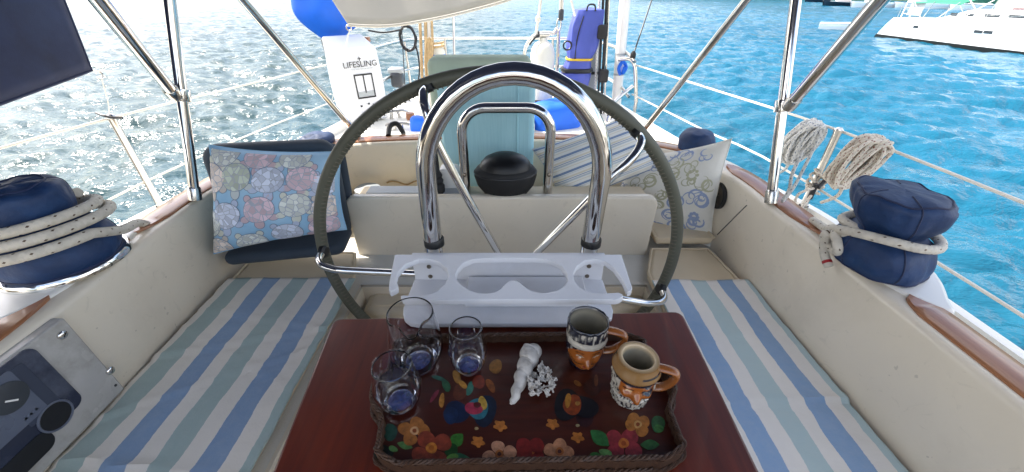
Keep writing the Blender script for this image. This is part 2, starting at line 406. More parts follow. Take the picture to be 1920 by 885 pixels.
for i in range(2600):
    u, v = rng.random() * .6, rng.random() ** 1.6 * .8 + .02; p = V(hill_pt(u, v)); r = rng.uniform(.5, 1.5)
    for k in range(7):
        c = p + V((rng.gauss(0, r * .5), rng.gauss(0, r * .5), abs(rng.gauss(.3, .5)) * r)); a, b = V((rng.gauss(0, 1), rng.gauss(0, 1), rng.gauss(0, 1))).normalized() * r * .6, V((rng.gauss(0, 1), rng.gauss(0, 1), rng.gauss(0, 1))).normalized() * r * .6
        sb.poly([c + a, c + b, c - a, c - b])
tag(sb.build('bushes', fm, smooth=False, fix=False), 'low green scrub covering the far hillside', 'bushes', kind='stuff')

# ------------------------------------------------------------------ our boat: hull, deck, cockpit moulding
boat = thing('sailboat', 'cream moulded cockpit and aft deck of the sailboat, coamings edged with teak', 'sailboat', (0, 1, .7))
CZ = 1.365
def hb(y):      # half beam of the deck edge, about x = -.12
    ks = [(-2.5, 1.42), (0, 1.43), (1.4, 1.40), (2.34, 1.14), (3.2, .98), (4.05, .84)]
    for (a, p), (b, q) in zip(ks, ks[1:]):
        if y <= b: return p + (q - p) * (y - a) / (b - a)
    return ks[-1][1]
XC = -.12; DZ = 1.08
ys = [-2.5 + i * (6.55 / 40) for i in range(41)]
def hull(u, v):
    s = -1 if v < .5 else 1; y = -2.5 + u * 6.55; t = abs(v - .5) * 2
    b = hb(y); prof = b * (1 if t > .6 else (.55 + .45 * (t / .6) ** .5)); z = SEA - .3 + (DZ - SEA + .3) * t
    return (XC + s * prof * (1 if t else 0), y - .25 * (1 - t) * max(0, u - .9) * 10, z)
MB().grid(hull, 40, 24).build('hull', M['gelw'], boat)
# transom
MB().poly([hull(1, j / 24) for j in range(25)]).build('transom', M['gelw'], boat)
fw = (-.5, .445, .98)      # footwell: x from, x to, aft end
dk = MB()
def strip(x0, x1, y0, y1, n=24):
    dk.grid(lambda u, v: ((x0(y0 + (y1 - y0) * u) * (1 - v) + x1(y0 + (y1 - y0) * u) * v), y0 + (y1 - y0) * u, DZ), n, 4)
L_ = lambda y: XC - hb(y); R_ = lambda y: XC + hb(y)
strip(L_, lambda y: fw[0], -2.5, fw[2]); strip(lambda y: fw[1], R_, -2.5, fw[2]); strip(L_, R_, fw[2], 4.05)
dk.build('deck', M['deck'], boat)
f2 = MB(); f2.box(((fw[0] + fw[1]) / 2, -.76, .69), (fw[1] - fw[0], 3.48, .02)); f2.build('footwell_sole', M['deck'], boat)
for x in (fw[0], fw[1]):
    f2 = MB(); f2.box((x, -.76, .885), (.012, 3.48, .38)); f2.build('footwell_side', M['gel'], boat)
f2 = MB(); f2.box(((fw[0] + fw[1]) / 2, fw[2], .885), (fw[1] - fw[0], .012, .38)); f2.build('footwell_end', M['gel'], boat)
for s in (-1, 1):
    rail = spline([(XC + s * (hb(y) - .012), y, DZ + .02) for y in (-2.5, -1, 0, 1, 1.4, 2, 2.34, 3.2, 4.04)], 6)
    m = MB()
    for a in range(len(rail) - 1):
        p, q = rail[a], rail[a + 1]; b = len(m.v)
        for pt in (p, q):
            for dx, dz in ((-.02, -.022), (.02, -.022), (.016, .028), (-.016, .028)): m.v.append((pt.x + dx, pt.y, pt.z + dz))
        for k in range(4): m.quad((b + k, b + (k + 1) % 4, b + 4 + (k + 1) % 4, b + 4 + k))
    m.build('toe_rail', M['gelw'], boat)
# coaming: a profile swept round the cockpit
CP = spline([(-.875, -2.2, 0), (-.885, -.6, 0), (-.9, .4, 0), (-.928, .8, 0), (-.945, 1.05, 0), (-.925, 1.25, 0), (-.84, 1.43, 0), (-.64, 1.53, 0), (-.3, 1.575, 0), (0, 1.585, 0), (.3, 1.56, 0), (.54, 1.5, 0), (.69, 1.38, 0), (.745, 1.2, 0), (.755, 1.0, 0), (.768, .66, 0), (.776, .4, 0), (.79, -.6, 0), (.79, -2.2, 0)], 14)
CN = []
for i in range(len(CP)):
    d = (CP[min(i + 1, len(CP) - 1)] - CP[max(i - 1, 0)]).normalized(); CN.append(V((-d.y, d.x, 0)))
def sweep(prof, i0, i1, closed=False, taper=0):
    m = MB(); n = len(prof); ids = list(range(i0, i1 + 1)); b = 0
    mid = sum(p[0] for p in prof) / n
    for q, i in enumerate(ids):
        k = 1
        if taper: e = min(q, len(ids) - 1 - q); k = min(1, math.sqrt(e / taper)) if taper else 1
        for o, z in prof: m.v.append((CP[i].x + CN[i].x * (mid + (o - mid) * k), CP[i].y + CN[i].y * (mid + (o - mid) * k), z))
    for q in range(len(ids) - 1):
        for k in range(n if closed else n - 1):
            k2 = (k + 1) % n; m.quad((q * n + k, q * n + k2, (q + 1) * n + k2, (q + 1) * n + k))
    if closed: m.quad(range(n)); m.quad([(len(ids) - 1) * n + k for k in range(n)])
    return m
prof = [(0, DZ - .03)] + [(0, CZ - .016), (.003, CZ - .007), (.010, CZ - .0015), (.022, CZ), (.084, CZ), (.095, CZ - .003), (.101, CZ - .012), (.103, CZ - .03), (.125, DZ - .02)]
sweep(prof, 0, len(CP) - 1).build('coaming', M['gel'], boat, angle=60)
def idx(side, y):
    half = len(CP) // 2; rng_ = range(0, half) if side < 0 else range(half, len(CP))
    return min(rng_, key=lambda i: abs(CP[i].y - y))
tk = [(.019, CZ - .004), (.019, CZ + .003), (.023, CZ + .006), (.081, CZ + .006), (.085, CZ + .003), (.085, CZ - .004)]
for a, b in ((0, idx(-1, .63)), (idx(-1, .84), idx(-1, 1.3)), (idx(-1, 1.3) + 1, idx(1, 1.3) - 1), (idx(1, 1.3), idx(1, .80)), (idx(1, .6), len(CP) - 1)):
    sweep(tk, a, b, True, 5).build('teak_trim', M['teak'], boat)
# winch pads: the coaming swells out under each winch
def pad(side, yc, out, half):
    ins, outs = [], []
    for k in range(25):
        y = yc - half + 2 * half * k / 24; i = idx(side, y); e = math.cos((k / 24 - .5) * math.pi) ** 1.3
        p, n = CP[i], CN[i]; io = .03 + .05 * abs(k / 12 - 1) ** 3; ins.append(V((p.x + n.x * io, y, CZ - .25))); outs.append(V((p.x + n.x * (.098 + out * e), y, CZ - .25)))
    return MB().prism(ins + outs[::-1], (0, 0, .257)).build('winch_pad', M['gelw'], boat, bevel=.012, seg=3)
pad(-1, .71, .135, .20); pad(1, .71, .085, .16)
# seam and speaker on the starboard coaming wall
MB().tube([at(1345, 440, X=.742), at(1400, 385, X=.744)], .0016, 6).build('seam', M['dgrey'], boat)
c = V((.738, 1.235, 1.28)); RX = Matrix.Rotation(math.pi / 2, 3, 'Y')
MB().lathe([(.048, -.006), (.048, .004), (.042, .006), (.036, .001), (.001, .0)], c, 28, Matrix.Rotation(-math.pi / 2, 3, 'Y')).build('speaker', M['black'], boat)
# helm bench and console behind the wheel
m = MB(); m.box((-.02, 1.10, .9), (.92, .40, .28)); m.build('helm_bench', M['cream'], boat, bevel=.02, seg=3)
m = MB(); m.box((-.255, 1.02, 1.0405), (.40, .2, .012)); m.build('locker_lid', M['cream'], boat, bevel=.004)
def rrect(x0, x1, z0, z1, r, n=6):
    o = []
    for cx, cz, a0 in ((x1 - r, z1 - r, 0), (x0 + r, z1 - r, 90), (x0 + r, z0 + r, 180), (x1 - r, z0 + r, 270)):
        for k in range(n + 1): a = math.radians(a0 + 90 * k / n); o.append((cx + r * math.cos(a), cz + r * math.sin(a)))
    return o
MB().prism([(x, 1.15, z) for x, z in rrect(-.565, .495, 1.05, 1.316, .035)], (0, .032, 0)).build('helm_console', M['gel'], boat, bevel=.008, seg=3)
m = MB(); m.box((-.035, 1.236, 1.17), (1.02, .105, .245)); m.build('console_box', M['cream'], boat, bevel=.006)
m = MB(); m.box((-.33, 1.236, 1.298), (.36, .06, .012)); m.build('console_lid', M['grey'], boat, bevel=.003)
MB().lathe([(.052, 0), (.052, .01), (.046, .014), (.001, .015)], at(690, 357, Z=1.20) , 26).build('deck_plate', M['grey'], boat)
MB().grid(lambda u, v: (-.85 + 1.55 * u, 1.29 + .26 * v, 1.15 + .012 * math.sin(u * 17) * v), 30, 4).build('stern_seat', M['cream'], boat)
pts = [(-.55 + .3 * k / 20, 1.548 - .01 * math.sin(k), 1.185 + .012 * math.sin(k * .9)) for k in range(21)]
MB().tube(pts, .0035, 6).build('wire', M['tan'], boat)
# cabin bulkhead with the open companionway, forward of the cockpit
m = MB()
for x0, x1, z0, z1 in ((-1.3, -.32, .7, 1.5), (.30, 1.1, .7, 1.5), (-.32, .30, .7, 1.0)): m.box(((x0 + x1) / 2, -.80, (z0 + z1) / 2), (x1 - x0, .05, z1 - z0))
m.build('cabin_bulkhead', M['gel'], boat)
m = MB(); m.box((-.01, -1.6, 1.2), (.62, .03, 1.0)); m.build('cabin_interior', M['mahog'], boat); m = MB(); m.box((-.1, -1.2, 1.525), (2.4, .9, .05)); m.build('cabin_roof', M['gelw'], boat, bevel=.01)
# aft deck fittings: cleats, chocks
def cleat(p, s=.16, rz=0, nm='cleat', mat='steel'):
    Rm = Matrix.Rotation(rz, 3, 'Z'); m = MB(); g = lambda x, z: V(p) + Rm @ V((x * s, 0, z * s))
    m.tube(spline([g(-.5, .2), g(-.25, .27), g(.25, .27), g(.5, .2)], 5), [.012] * 16, 8)
    for x in (-.16, .16): m.tube([g(x, 0), g(x * .8, .25)], .013, 8)
    m.build(nm, M[mat], boat)
cleat(at(742, 222, Z=DZ), .2, .5); cleat(at(747, 243, Z=DZ), .16, .2)
MB().tube(spline([at(722, 262, Z=CZ + .006) + V((0, .05, 0)), at(728, 256, Z=CZ) + V((0, .05, .03)), at(742, 254, Z=CZ) + V((0, .05, .035)), at(752, 258, Z=CZ) + V((0, .05, .0))], 6), .011, 8).build('fairlead', M['rubber'], boat)
for x, y in ((-.62, 2.1), (-.2, 2.3), (.15, 2.2)):
    MB().lathe([(.03, 0), (.03, .008), (.02, .012), (.001, .012)], (x, y, DZ), 16).build('deck_filler', M['steel'], boat)
m = MB(); m.box((-.1, 2.75, DZ + .05), (.5, .5, .1)); m.build('deck_hatch', M['deck'], boat, bevel=.03, seg=3)
# ------------------------------------------------------------------ seat cushions
def cushion(name, out, z0, z1, label, cat='cushion'):
    t = thing(name, label, cat, (sum(p[0] for p in out) / len(out), sum(p[1] for p in out) / len(out), z0))
    MB().prism([(x, y, z0) for x, y in out], (0, 0, z1 - z0)).build('pad', M['cream'], t, bevel=.014, seg=3)
    n = len(out); ring = []
    for i in range(n):
        p, q = V((*out[i], z1 - .004)), V((*out[(i + 1) % n], z1 - .004))
        ring += [p.lerp(q, .03), p.lerp(q, .5), p.lerp(q, .97)]
    cx = sum((p for p in ring), V()) / len(ring)
    ring = [p + (p - cx).normalized() * .000 for p in ring]
    MB().tube(ring, .005, 6, closed=True).build('piping', M['cream'], t)
    return t
cushion('seat_cushion', [(-.52, -1.9), (-.52, 1.0), (-.56, 1.12), (-.91, 1.12), (-.895, .8), (-.865, .35), (-.845, -1.9)], DZ, 1.113, 'cream vinyl seat cushion under the towel beside the switch panel')
cushion('seat_cushion', [(.45, -1.9), (.45, 1.0), (.505, 1.145), (.71, 1.145), (.73, 1.0), (.745, .66), (.755, .35), (.765, -1.9)], DZ, 1.113, 'cream vinyl seat cushion under the towel beside the sunlit coaming')
cushion('seat_cushion', [(.52, 1.16), (.52, 1.29), (.66, 1.32), (.72, 1.25), (.73, 1.16)], 1.155 - .04, 1.15, 'small cream piped corner cushion under the floral pillow')

# ------------------------------------------------------------------ towels
def towel(label, x0, x1, y0, y1, ztop, mat, creases, group=None, side=-1):
    def fn(u, v):
        x = x0(v) + (x1(v) - x0(v)) * u; y = y0 + (y1 - y0) * v
        z = ztop + .004 + .0042 * noise.noise(V((x * 9, y * 5, 3 * side))) + .0024 * noise.noise(V((x * 22, y * 30, side)))
        for c, s, h in creases:
            d = y - c - s * (x - x0(0)); z += h * math.exp(-(d / .008) ** 2) * (.4 + .6 * abs(noise.noise(V((x * 4, c * 9, side))))*2) - h * .3 * math.exp(-((d + .016) / .010) ** 2)
        x += .004 * noise.noise(V((y * 8, side, u * 3))); y += .006 * noise.noise(V((x * 12, side, v * 2)))
        return (x, y, z)
    X = lambda u, v: (x0(v) + (x1(v) - x0(v)) * u, y0 + (y1 - y0) * v)
    o = MB().grid(fn, 60, 180, uvf=X).build('towel', M[mat], fix=False)
    so = o.modifiers.new('Solid', 'SOLIDIFY'); so.thickness = .003; so.offset = -1
    return tag(o, label, 'towel', group)
towel('striped blue and sage cotton towel on the seat beside the switch panel', lambda v: -.876 - .035 * max(0, v - .4) / .6, lambda v: -.503, -1.0, .965, 1.118, 'towl', [(.66, .25, .007), (.40, -.1, .009), (.82, -.2, .005), (.5, .5, .005), (.74, -.5, .004)], side=-1)
towel('striped pale blue towel on the seat below the sunlit coaming', lambda v: .446, lambda v: .764 - .012 * max(0, v - .55) / .45, -1.0, .955, 1.118, 'towr', [(.52, .05, .008), (.80, .0, .005), (.36, -.15, .007), (.66, .4, .004)], side=1)

# ------------------------------------------------------------------ steering wheel
WX, WY, WZ, WR = -.035, .86, 1.274, .4795
wh = thing('helm', 'large steering wheel wrapped in stitched olive grey leather with chrome spokes', 'steering wheel', (WX, WY, WZ))
def wp(a, r=WR, dy=0): return V((WX + r * math.cos(a), WY + dy, WZ + r * math.sin(a)))
lt = pm('olive_leather', '55564a', .5, var=.15, vs_=12, bump=.3, bs=160, bd=.001)
MB().tube([wp(2 * math.pi * k / 160) for k in range(160)], .015, 14, closed=True).build('rim', lt, wh)
st = MB()
for k in range(260):
    a = 2 * math.pi * k / 260; t_ = V((-math.sin(a), 0, math.cos(a))); rad = V((math.cos(a), 0, math.sin(a)))
    c = wp(a, WR - .0114, -.0107); st.tube([c + rad * .006 - V((0, .0035, 0)), c - V((0, .0008, 0)), c - rad * .005 + V((0, .004, 0))], .0014, 4)
st.build('stitching', pm('stitch_thread', '6a675a', .8), wh)
SPK = (108, 48, 176, -12, 260)
HUB = V((.0, .79, 1.262))
for deg in SPK:
    a = math.radians(deg); p = wp(a, WR - .004, -.012); d = (HUB - p)
    path = spline([p, wp(a, WR - .012, -.055), wp(a, WR - .05, -.082), wp(a, WR * .72, -.088), HUB + V((0, -.004, 0)) + (wp(a) - HUB).normalized() * .03], 8)
    sp = MB().tube(path, .0095, 12).build('spoke', M['chrome'], wh)
    MB().lathe([(.0185, -.004), (.0185, .006), (.013, .012)], p, 16, d.to_track_quat('Z', 'Y').to_matrix(), capt=True).build('socket', M['black'], sp)
MB().lathe([(.045, -.02), (.048, -.01), (.048, .03), (.03, .045), (.001, .047)], HUB, 24, Matrix.Rotation(math.pi / 2, 3, 'X')).build('hub', M['chrome'], wh)
# pedestal column
pd = thing('steering_pedestal', 'white steering pedestal column hidden behind the cup holder', 'pedestal', (0, .79, .7))
MB().lathe([(.085, .7), (.085, .73), (.055, .76), (.05, 1.2), (.06, 1.235), (.001, 1.24)], (0, .842 - .03, 0), 28).build('column', M['gelw'], pd)
# ------------------------------------------------------------------ guards
def guard(name, label, cx0, cx1, y0, y1, zt, zs, z0, half, r, dist=None):
    """inverted U of tube: straight legs, round or square-shouldered top"""
    g = thing(name, label, 'guard rail', (cx0, y0, z0)); pts = [V((cx0 - half, y0, z0)), V((cx0 - half, y0 + (y1 - y0) * .5, (z0 + zs) / 2)), V((cx1 - half, y1, zs))]
    rad = zt - zs
    if rad >= half * .9:
        for k in range(1, 24): a = math.pi - math.pi * k / 24; pts.append(V((cx1 + half * math.cos(a), y1, zs + rad * math.sin(a))))
    else:
        for k in range(1, 8): a = math.pi - math.pi / 2 * k / 8; pts.append(V((cx1 - half + rad + rad * math.cos(a), y1, zs + rad * math.sin(a))))
        pts.append(V((cx1 - half + rad, y1, zt))); pts.append(V((cx1 + half - rad, y1, zt)))
        for k in range(1, 8): a = math.pi / 2 - math.pi / 2 * k / 8; pts.append(V((cx1 + half - rad + rad * math.cos(a), y1, zs + rad * math.sin(a))))
    pts += [V((cx1 + half, y1, zs)), V((cx0 + half, y0 + (y1 - y0) * .5, (z0 + zs) / 2)), V((cx0 + half, y0, z0))]
    t = MB().tube(pts, r, 24).build('tube', M['chrome'], g)
    return g, pts
g1, gp = guard('pedestal_guard', 'tall polished steel hoop in front of the steering wheel', -.008, .004, .772, .758, 1.77, 1.565, .7, .1865, .021)
for s in (-1, 1):
    MB().lathe([(.024, 0), (.024, .016), (.0212, .02)], (.0014 + s * .1865, .7612, 1.388), 20, capb=False).build('collar', M['black'], g1)
g2, gp2 = guard('compass_guard', 'small square-shouldered steel hoop over the black compass', -.018, -.018, 1.215, 1.215, 1.592, 1.515, 1.2925, .142, .0165)
for s in (-1, 1):
    MB().lathe([(.007, 0), (.006, .004), (.001, .006)], (-.018 + s * .142, 1.1985, 1.375), 12, Matrix.Rotation(math.pi / 2, 3, 'X')).build('bolt', M['screw'], g2)
# compass
cp = thing('compass', 'black hooded compass with a glossy dome inside the small hoop', 'compass', (-.022, 1.218, 1.316))
cc = (-.022, 1.218, 0)
MB().lathe([(.05, 1.293), (.075, 1.303), (.098, 1.335), (.107, 1.368), (.105, 1.384), (.096, 1.396), (.078, 1.404), (.001, 1.404)], cc, 40, sy=.72).build('bowl', M['rubber'], cp)
MB().lathe([(.088, 1.398), (.083, 1.412), (.068, 1.428), (.046, 1.439), (.022, 1.445), (.001, 1.446)], cc, 32, sy=.8).build('dome', pm('smoked_dome', '0c0d0f', .42, var=.05, rvar=0), cp)
MB().tube([(cc[0] + .104 * math.cos(a) , cc[1] + .075 * math.sin(a), 1.38) for a in [2 * math.pi * k / 40 for k in range(40)]], .004, 8, closed=True).build('bezel', M['black'], cp)
# light mounting block left of the compass and the throttle lever
mb = MB(); mb.prism([(x, 1.245, z) for x, z in rrect(-.26, -.185, 1.293, 1.375, .02)], (0, .06, 0)); tag(mb.build('instrument_pod', M['gelw'], bevel=.008, seg=3), 'small rounded white pod standing on the console beside the compass', 'instrument pod')
tl = thing('throttle_lever', 'black lever with a chrome knob rising beside the tall hoop', 'lever', at(823, 362, Y=1.22))
b0 = at(823, 364, Y=1.22)
MB().lathe([(.022, 1.293), (.024, 1.325), (.018, 1.335), (.021, 1.345), (.016, 1.355), (.019, 1.365), (.012, 1.38), (.010, 1.50), (.014, 1.51)], (b0.x, 1.22, 0), 16, capt=True).build('boot', M['rubber'], tl)
MB().lathe([(.008, 1.51), (.010, 1.525), (.024, 1.535), (.024, 1.545), (.012, 1.555), (.001, 1.556)], (b0.x, 1.22, 0), 20).build('knob', M['chrome'], tl)

# ------------------------------------------------------------------ teal bolster leaning on the stern seat
tf = NT('teal_towelling'); u_ = tf.n('TexCoord'); mpn = tf.n('Mapping'); mpn.inputs['Scale'].default_value = (1, 1, .05); tf.l(u_.outputs['Object'], mpn.inputs[0])
sn = tf.noise(160, 4, .6, mpn.outputs[0]); gz = tf.n('SeparateXYZ'); tf.l(u_.outputs['Object'], gz.inputs[0])
tf.col(tf.mix(tf.noise(4, 3), tf.ramp(sn, [(.3, lin('98d2e2')), (.7, lin('b8e6f2'))]), lin('b0dce6'))); tf.p.inputs['Roughness'].default_value = .9; tf.bump(sn, .3, .003)
bo = thing('bolster', 'upright pale teal upholstered bolster behind the compass', 'bolster', (-.06, 1.45, 1.15))
def bol(x0, x1, y, z0, z1, th, mat, nm):
    MB().prism([(x, y, z) for x, z in rrect(x0, x1, z0, z1, .03)], (0, th, 0)).build(nm, mat, bo, bevel=.022, seg=4)
bol(-.265, .083, 1.40, 1.152, 1.66, .11, tf.m, 'pad')
for x_ in (-.2, .02): MB().tube([(x_, 1.3995, 1.19), (x_, 1.398, 1.4), (x_, 1.3995, 1.63)], .0022, 6).build('seam', tf.m, bo)
bol(-.295, .070, 1.425, 1.5, 1.705, .10, pm('sage_towelling', 'bccdba', .9, var=.1, bump=.3, bs=200, bd=.002), 'folded_cover')
# ------------------------------------------------------------------ cup holder
ch = thing('cup_holder', 'white plastic cup holder rack with cut-out rings behind the tray', 'cup holder', (0, .62, 1.3))
def zp(zx, zy, z):  p = at(690 + zx / 3.692, 460 + zy / 3.692, Z=z); return (p.x, p.y)
ZT = 1.403
outer = [(185, 62), (1755, 62), (1790, 170), (1830, 295), (1822, 315), (1800, 318), (1785, 290), (1762, 235), (1700, 150), (1640, 108), (1570, 94), (1500, 105), (1445, 145), (1421, 195), (1428, 240), (1465, 290), (1530, 322), (1610, 333), (1690, 328), (1735, 325), (1763, 338), (1766, 352), (1745, 368), (1720, 374), (260, 376), (235, 368), (226, 350), (245, 343), (320, 352), (400, 344), (475, 318), (530, 272), (557, 212), (545, 160), (492, 112), (425, 92), (350, 92), (262, 128), (205, 188), (190, 245), (205, 265), (207, 290), (190, 305), (155, 320), (143, 305), (150, 240)]
hole = [(606, 205), (620, 165), (660, 122), (720, 97), (800, 90), (1000, 88), (1180, 90), (1270, 102), (1340, 140), (1378, 195), (1383, 240), (1360, 280), (1310, 312), (1240, 328), (1180, 326), (1120, 310), (1080, 282), (1050, 256), (1025, 243), (1000, 240), (975, 246), (950, 266), (920, 298), (880, 322), (820, 333), (760, 328), (700, 308), (650, 275), (615, 240)]
mesh_obj('ring_plate', flat_curve([[zp(*p, ZT) for p in outer], [zp(*p, ZT) for p in hole]], ZT - .014, ZT, .0018), M['plastic'], ch)
y_b = .717; xl, xr = -.2335, .2165
sh = [(xl, y_b), (xl - .004, .62), (xl, .60), (xl + .006, .588), (xl + .02, .577), (xl + .04, .573), (xr - .05, .573), (xr - .02, .578), (xr - .004, .592), (xr + .002, .612), (xr, y_b)]
mesh_obj('shelf', flat_curve([sh], 1.3045, 1.3165, .002), M['plastic'], ch)
m = MB(); m.box(((xl + xr) / 2, y_b + .006, 1.345), (xr - xl - .004, .012, .084)); m.build('back_board', M['plastic'], ch, bevel=.002)
for zx, zy in ((422, 148), (432, 215), (1530, 145), (1516, 213)):
    p = at(690 + zx / 3.692, 460 + zy / 3.692, Y=y_b - .0005)
    s_ = MB().lathe([(.0055, 0), (.005, .0015), (.001, .002)], p, 14, Matrix.Rotation(math.pi / 2, 3, 'X')).build('screw', M['screw'], ch)
for px in (850, 1066):
    p = at(px, 580, Y=.60); m = MB(); m.box((p.x, .606, 1.366), (.012, .014, .046)); m.build('peg', M['plastic'], ch, bevel=.004)
m = MB(); m.box(((xl + xr) / 2 + .04, .665, 1.325), (.27, .09, .014)); m.build('insert', M['plastic'], ch, bevel=.003)

# ------------------------------------------------------------------ table
TZ = 1.30
tb = thing('cockpit_table', 'dark red mahogany drop-leaf cockpit table carrying the tray', 'table', (0, .4, .7))
tc_ = [at(625, 597, Z=TZ), at(1278, 583, Z=TZ), at(1425, 885, Z=TZ), at(1470, 975, Z=TZ), at(470, 975, Z=TZ), at(510, 885, Z=TZ)]
o2 = []
for i, p in enumerate(tc_):
    a, b = tc_[i - 1], tc_[(i + 1) % 6]
    if i < 2:
        r = .022
        for k in range(6): t = k / 5; q1 = p + (a - p).normalized() * r; q2 = p + (b - p).normalized() * r; o2.append(q1 * (1 - t) ** 2 + p * 2 * t * (1 - t) + q2 * t * t)
    else: o2.append(p)
MB().prism([(p.x, p.y, TZ - .022) for p in o2], (0, 0, .022)).build('table_top', M['mahog'], tb, bevel=.005, seg=3)
m = MB(); m.tube([(0, .45, .7), (0, .45, TZ - .022)], .03, 16); m.build('table_leg', M['steel'], tb)
m = MB(); m.box((0, .66, 1.285), (.36, .1, .02)); m.build('bracket', M['mahog'], tb)

# ------------------------------------------------------------------ tray
FZ = TZ + .012
tr = thing('serving_tray', 'lacquered tray with woven wicker rim, painted with roosters and flowers', 'tray', (0, .4, TZ))
a_, b_, c_, d_ = at(704, 868, Z=TZ + .03), at(1290, 856, Z=TZ + .03), at(1200, 624, Z=TZ + .03), at(738, 630, Z=TZ + .03)
def lerp(p, q, t): return p + (q - p) * t
rim = []
def side(p, q, n, bulge=0, lift=0):
    d = (q - p).normalized(); nrm = V((d.y, -d.x, 0))
    for k in range(n):
        t = (k + .5) / n; e = math.exp(-((t - .52) / .16) ** 4) if bulge else 0
        rim.append(lerp(p, q, .05 + .9 * t) + nrm * bulge * e + V((0, 0, lift * e)))
side(a_, b_, 24); side(b_, c_, 22, .019, .012); side(c_, d_, 24); side(d_, a_, 22, .019, .012)
rim = spline(rim, 3, True); nR = len(rim)
fl = [V((p.x, p.y, FZ - .008)) for p in rim]
MB().prism(fl, (0, 0, .008)).build('tray_floor', M['traywood'], tr, smooth=False)
wl = MB(); 
for th_, sgn in ((.0035, 1),):
    nn = nR
    for i in range(nn):
        p = rim[i]; d = (rim[(i + 1) % nn] - rim[i - 1]).normalized(); nrm = V((d.y, -d.x, 0)); wv = .0011 * math.sin(i * 1.7)
        for off in (-th_ + wv, th_ + wv):
            wl.v += [(p.x + nrm.x * off, p.y + nrm.y * off, TZ + .001), (p.x + nrm.x * off, p.y + nrm.y * off, p.z - .003)]
    for i in range(nn):
        j = (i + 1) % nn; a, b = i * 4, j * 4
        wl.quad((a, b, b + 1, a + 1)); wl.quad((a + 2, a + 3, b + 3, b + 2)); wl.quad((a + 1, b + 1, b + 3, a + 3))
wl.build('rim_wall', M['wicker'], tr)
def braid(zo, off, r, amp, per, nm):
    N_ = nR * 3; L = spline(rim, 3, True)
    for ph in range(3):
        pts = []
        for i, p in enumerate(L):
            d = (L[(i + 1) % len(L)] - L[i - 1]).normalized(); nrm = V((d.y, -d.x, 0)); a = 2 * math.pi * (round(len(L) / per) * i / len(L) + ph / 3)
            z = p.z + zo if zo > -.01 else TZ + .006
            pts.append(V((p.x, p.y, z)) + nrm * (off + amp * math.cos(a)) + V((0, 0, amp * .8 * math.sin(a))))
        MB().tube(pts, r, 5, closed=True).build('wicker_strand', M['wicker'], tr)
braid(0, 0, .0021, .0023, 13, 'top')
braid(-.02, .006, .002, .0018, 14, 'low')
# painted decoration, flat on the floor of the tray
PC = {}
def paint(c):
    if c not in PC: PC[c] = pm('enamel_paint_' + c, tuple(q * .85 for q in lin(c)), .4, var=.4, vs_=120, coat=.3)
    return PC[c]
lev = [0]
def dab(px, py, rx, ry, c, rot=0, nm='painted_petal', shape=0):
    """one brush dab: centre and radii in photo pixels, laid on the tray floor"""
    lev[0] += 1; z = FZ + .0003 + .00004 * (lev[0] % 30); o = []
    for k in range(18):
        a = 2 * math.pi * k / 18; r = 1 + .05 * math.sin(3 * a + px)
        if shape == 1: r = .55 + .45 * abs(math.cos(2.5 * a))
        if shape == 2: x, y = rx * math.cos(a), ry * math.sin(a) * (1 - .65 * abs(math.cos(a)) ** 2)
        else: x, y = rx * r * math.cos(a), ry * r * math.sin(a)
        o.append(at(px + x * math.cos(rot) - y * math.sin(rot), py + x * math.sin(rot) + y * math.cos(rot), Z=z))
    MB().poly(o).build(nm, paint(c), tr, smooth=False, fix=False)
def A(zx, zy): return 690 + zx / 3.6125, 640 + zy / 3.6125
def B(zx, zy): return 1000 + zx / 3.6125, 640 + zy / 3.6125
def flower(cx, cy, pts, c, r, cc1, cc2, m_):
    for x, y in pts: dab(*m_(x, y), r / 3.6, r / 3.9, c, .3)
    dab(*m_(cx, cy), r * .62 / 3.6, r * .6 / 3.6, cc1, nm='painted_centre'); dab(*m_(cx, cy), r * .3 / 3.6, r * .3 / 3.6, cc2, nm='painted_centre')
for x, y, rx, ry, c, r in ((150, 615, 48, 60, '1f4a3c', 0), (105, 760, 70, 60, '0c1c10', 0), (250, 705, 55, 26, '5c8a4a', .3), (170, 728, 32, 20, '5c8a4a', .4), (600, 670, 60, 45, '3b7a2a', -.8), (565, 740, 45, 50, '1c4a1c', 0), (610, 800, 80, 45, '2c6a4a', -.1), (570, 785, 45, 22, '6aa048', -.3)): dab(*A(x, y), rx / 3.6, ry / 3.6, c, r, 'painted_leaf', 2 if rx != ry and rx > 50 else 0)
flower(315, 605, ((330, 555), (250, 592), (285, 662), (372, 602)), 'a8662a', 48, 'd0a070', '8a4018', A)
flower(430, 722, ((395, 665), (505, 685), (355, 772), (470, 795)), '8c3a24', 62, 'c87a2c', 'a85a1c', A)
flower(890, 762, ((880, 715), (962, 748), (820, 782), (905, 812)), 'c08a6a', 46, 'a8622c', '4a1a10', A)
flower(1100, 738, ((1055, 705), (1140, 705), (1060, 775), (1140, 780)), '7a1a14', 55, 'c0682a', '7a2a14', A)
flower(178, 745, ((180, 700), (230, 750), (115, 735), (165, 795)), 'b8805c', 46, 'a8622c', '4a1a10', B)
flower(612, 690, ((545, 655), (655, 645), (560, 745), (680, 740)), '8a2c34', 58, 'b8682a', '94461c', B)
flower(708, 562, ((680, 525), (745, 545), (665, 565), (735, 605)), 'a86a2c', 44, 'c89a5a', '8a4018', B)
for x, y, rx, ry, c, r in ((450, 655, 80, 48, '2c6a34', .7), (430, 780, 50, 26, '3b7a34', .3), (490, 755, 46, 24, '6aa058', .3), (790, 700, 65, 36, '2c5c2c', 0), (845, 560, 46, 58, '285a34', 0), (850, 590, 34, 26, '3b7a3a', .4), (850, 300, 40, 26, '1c3a2c', 0)): dab(*B(x, y), rx / 3.6, ry / 3.6, c, r, 'painted_leaf', 2 if rx > 60 else 0)
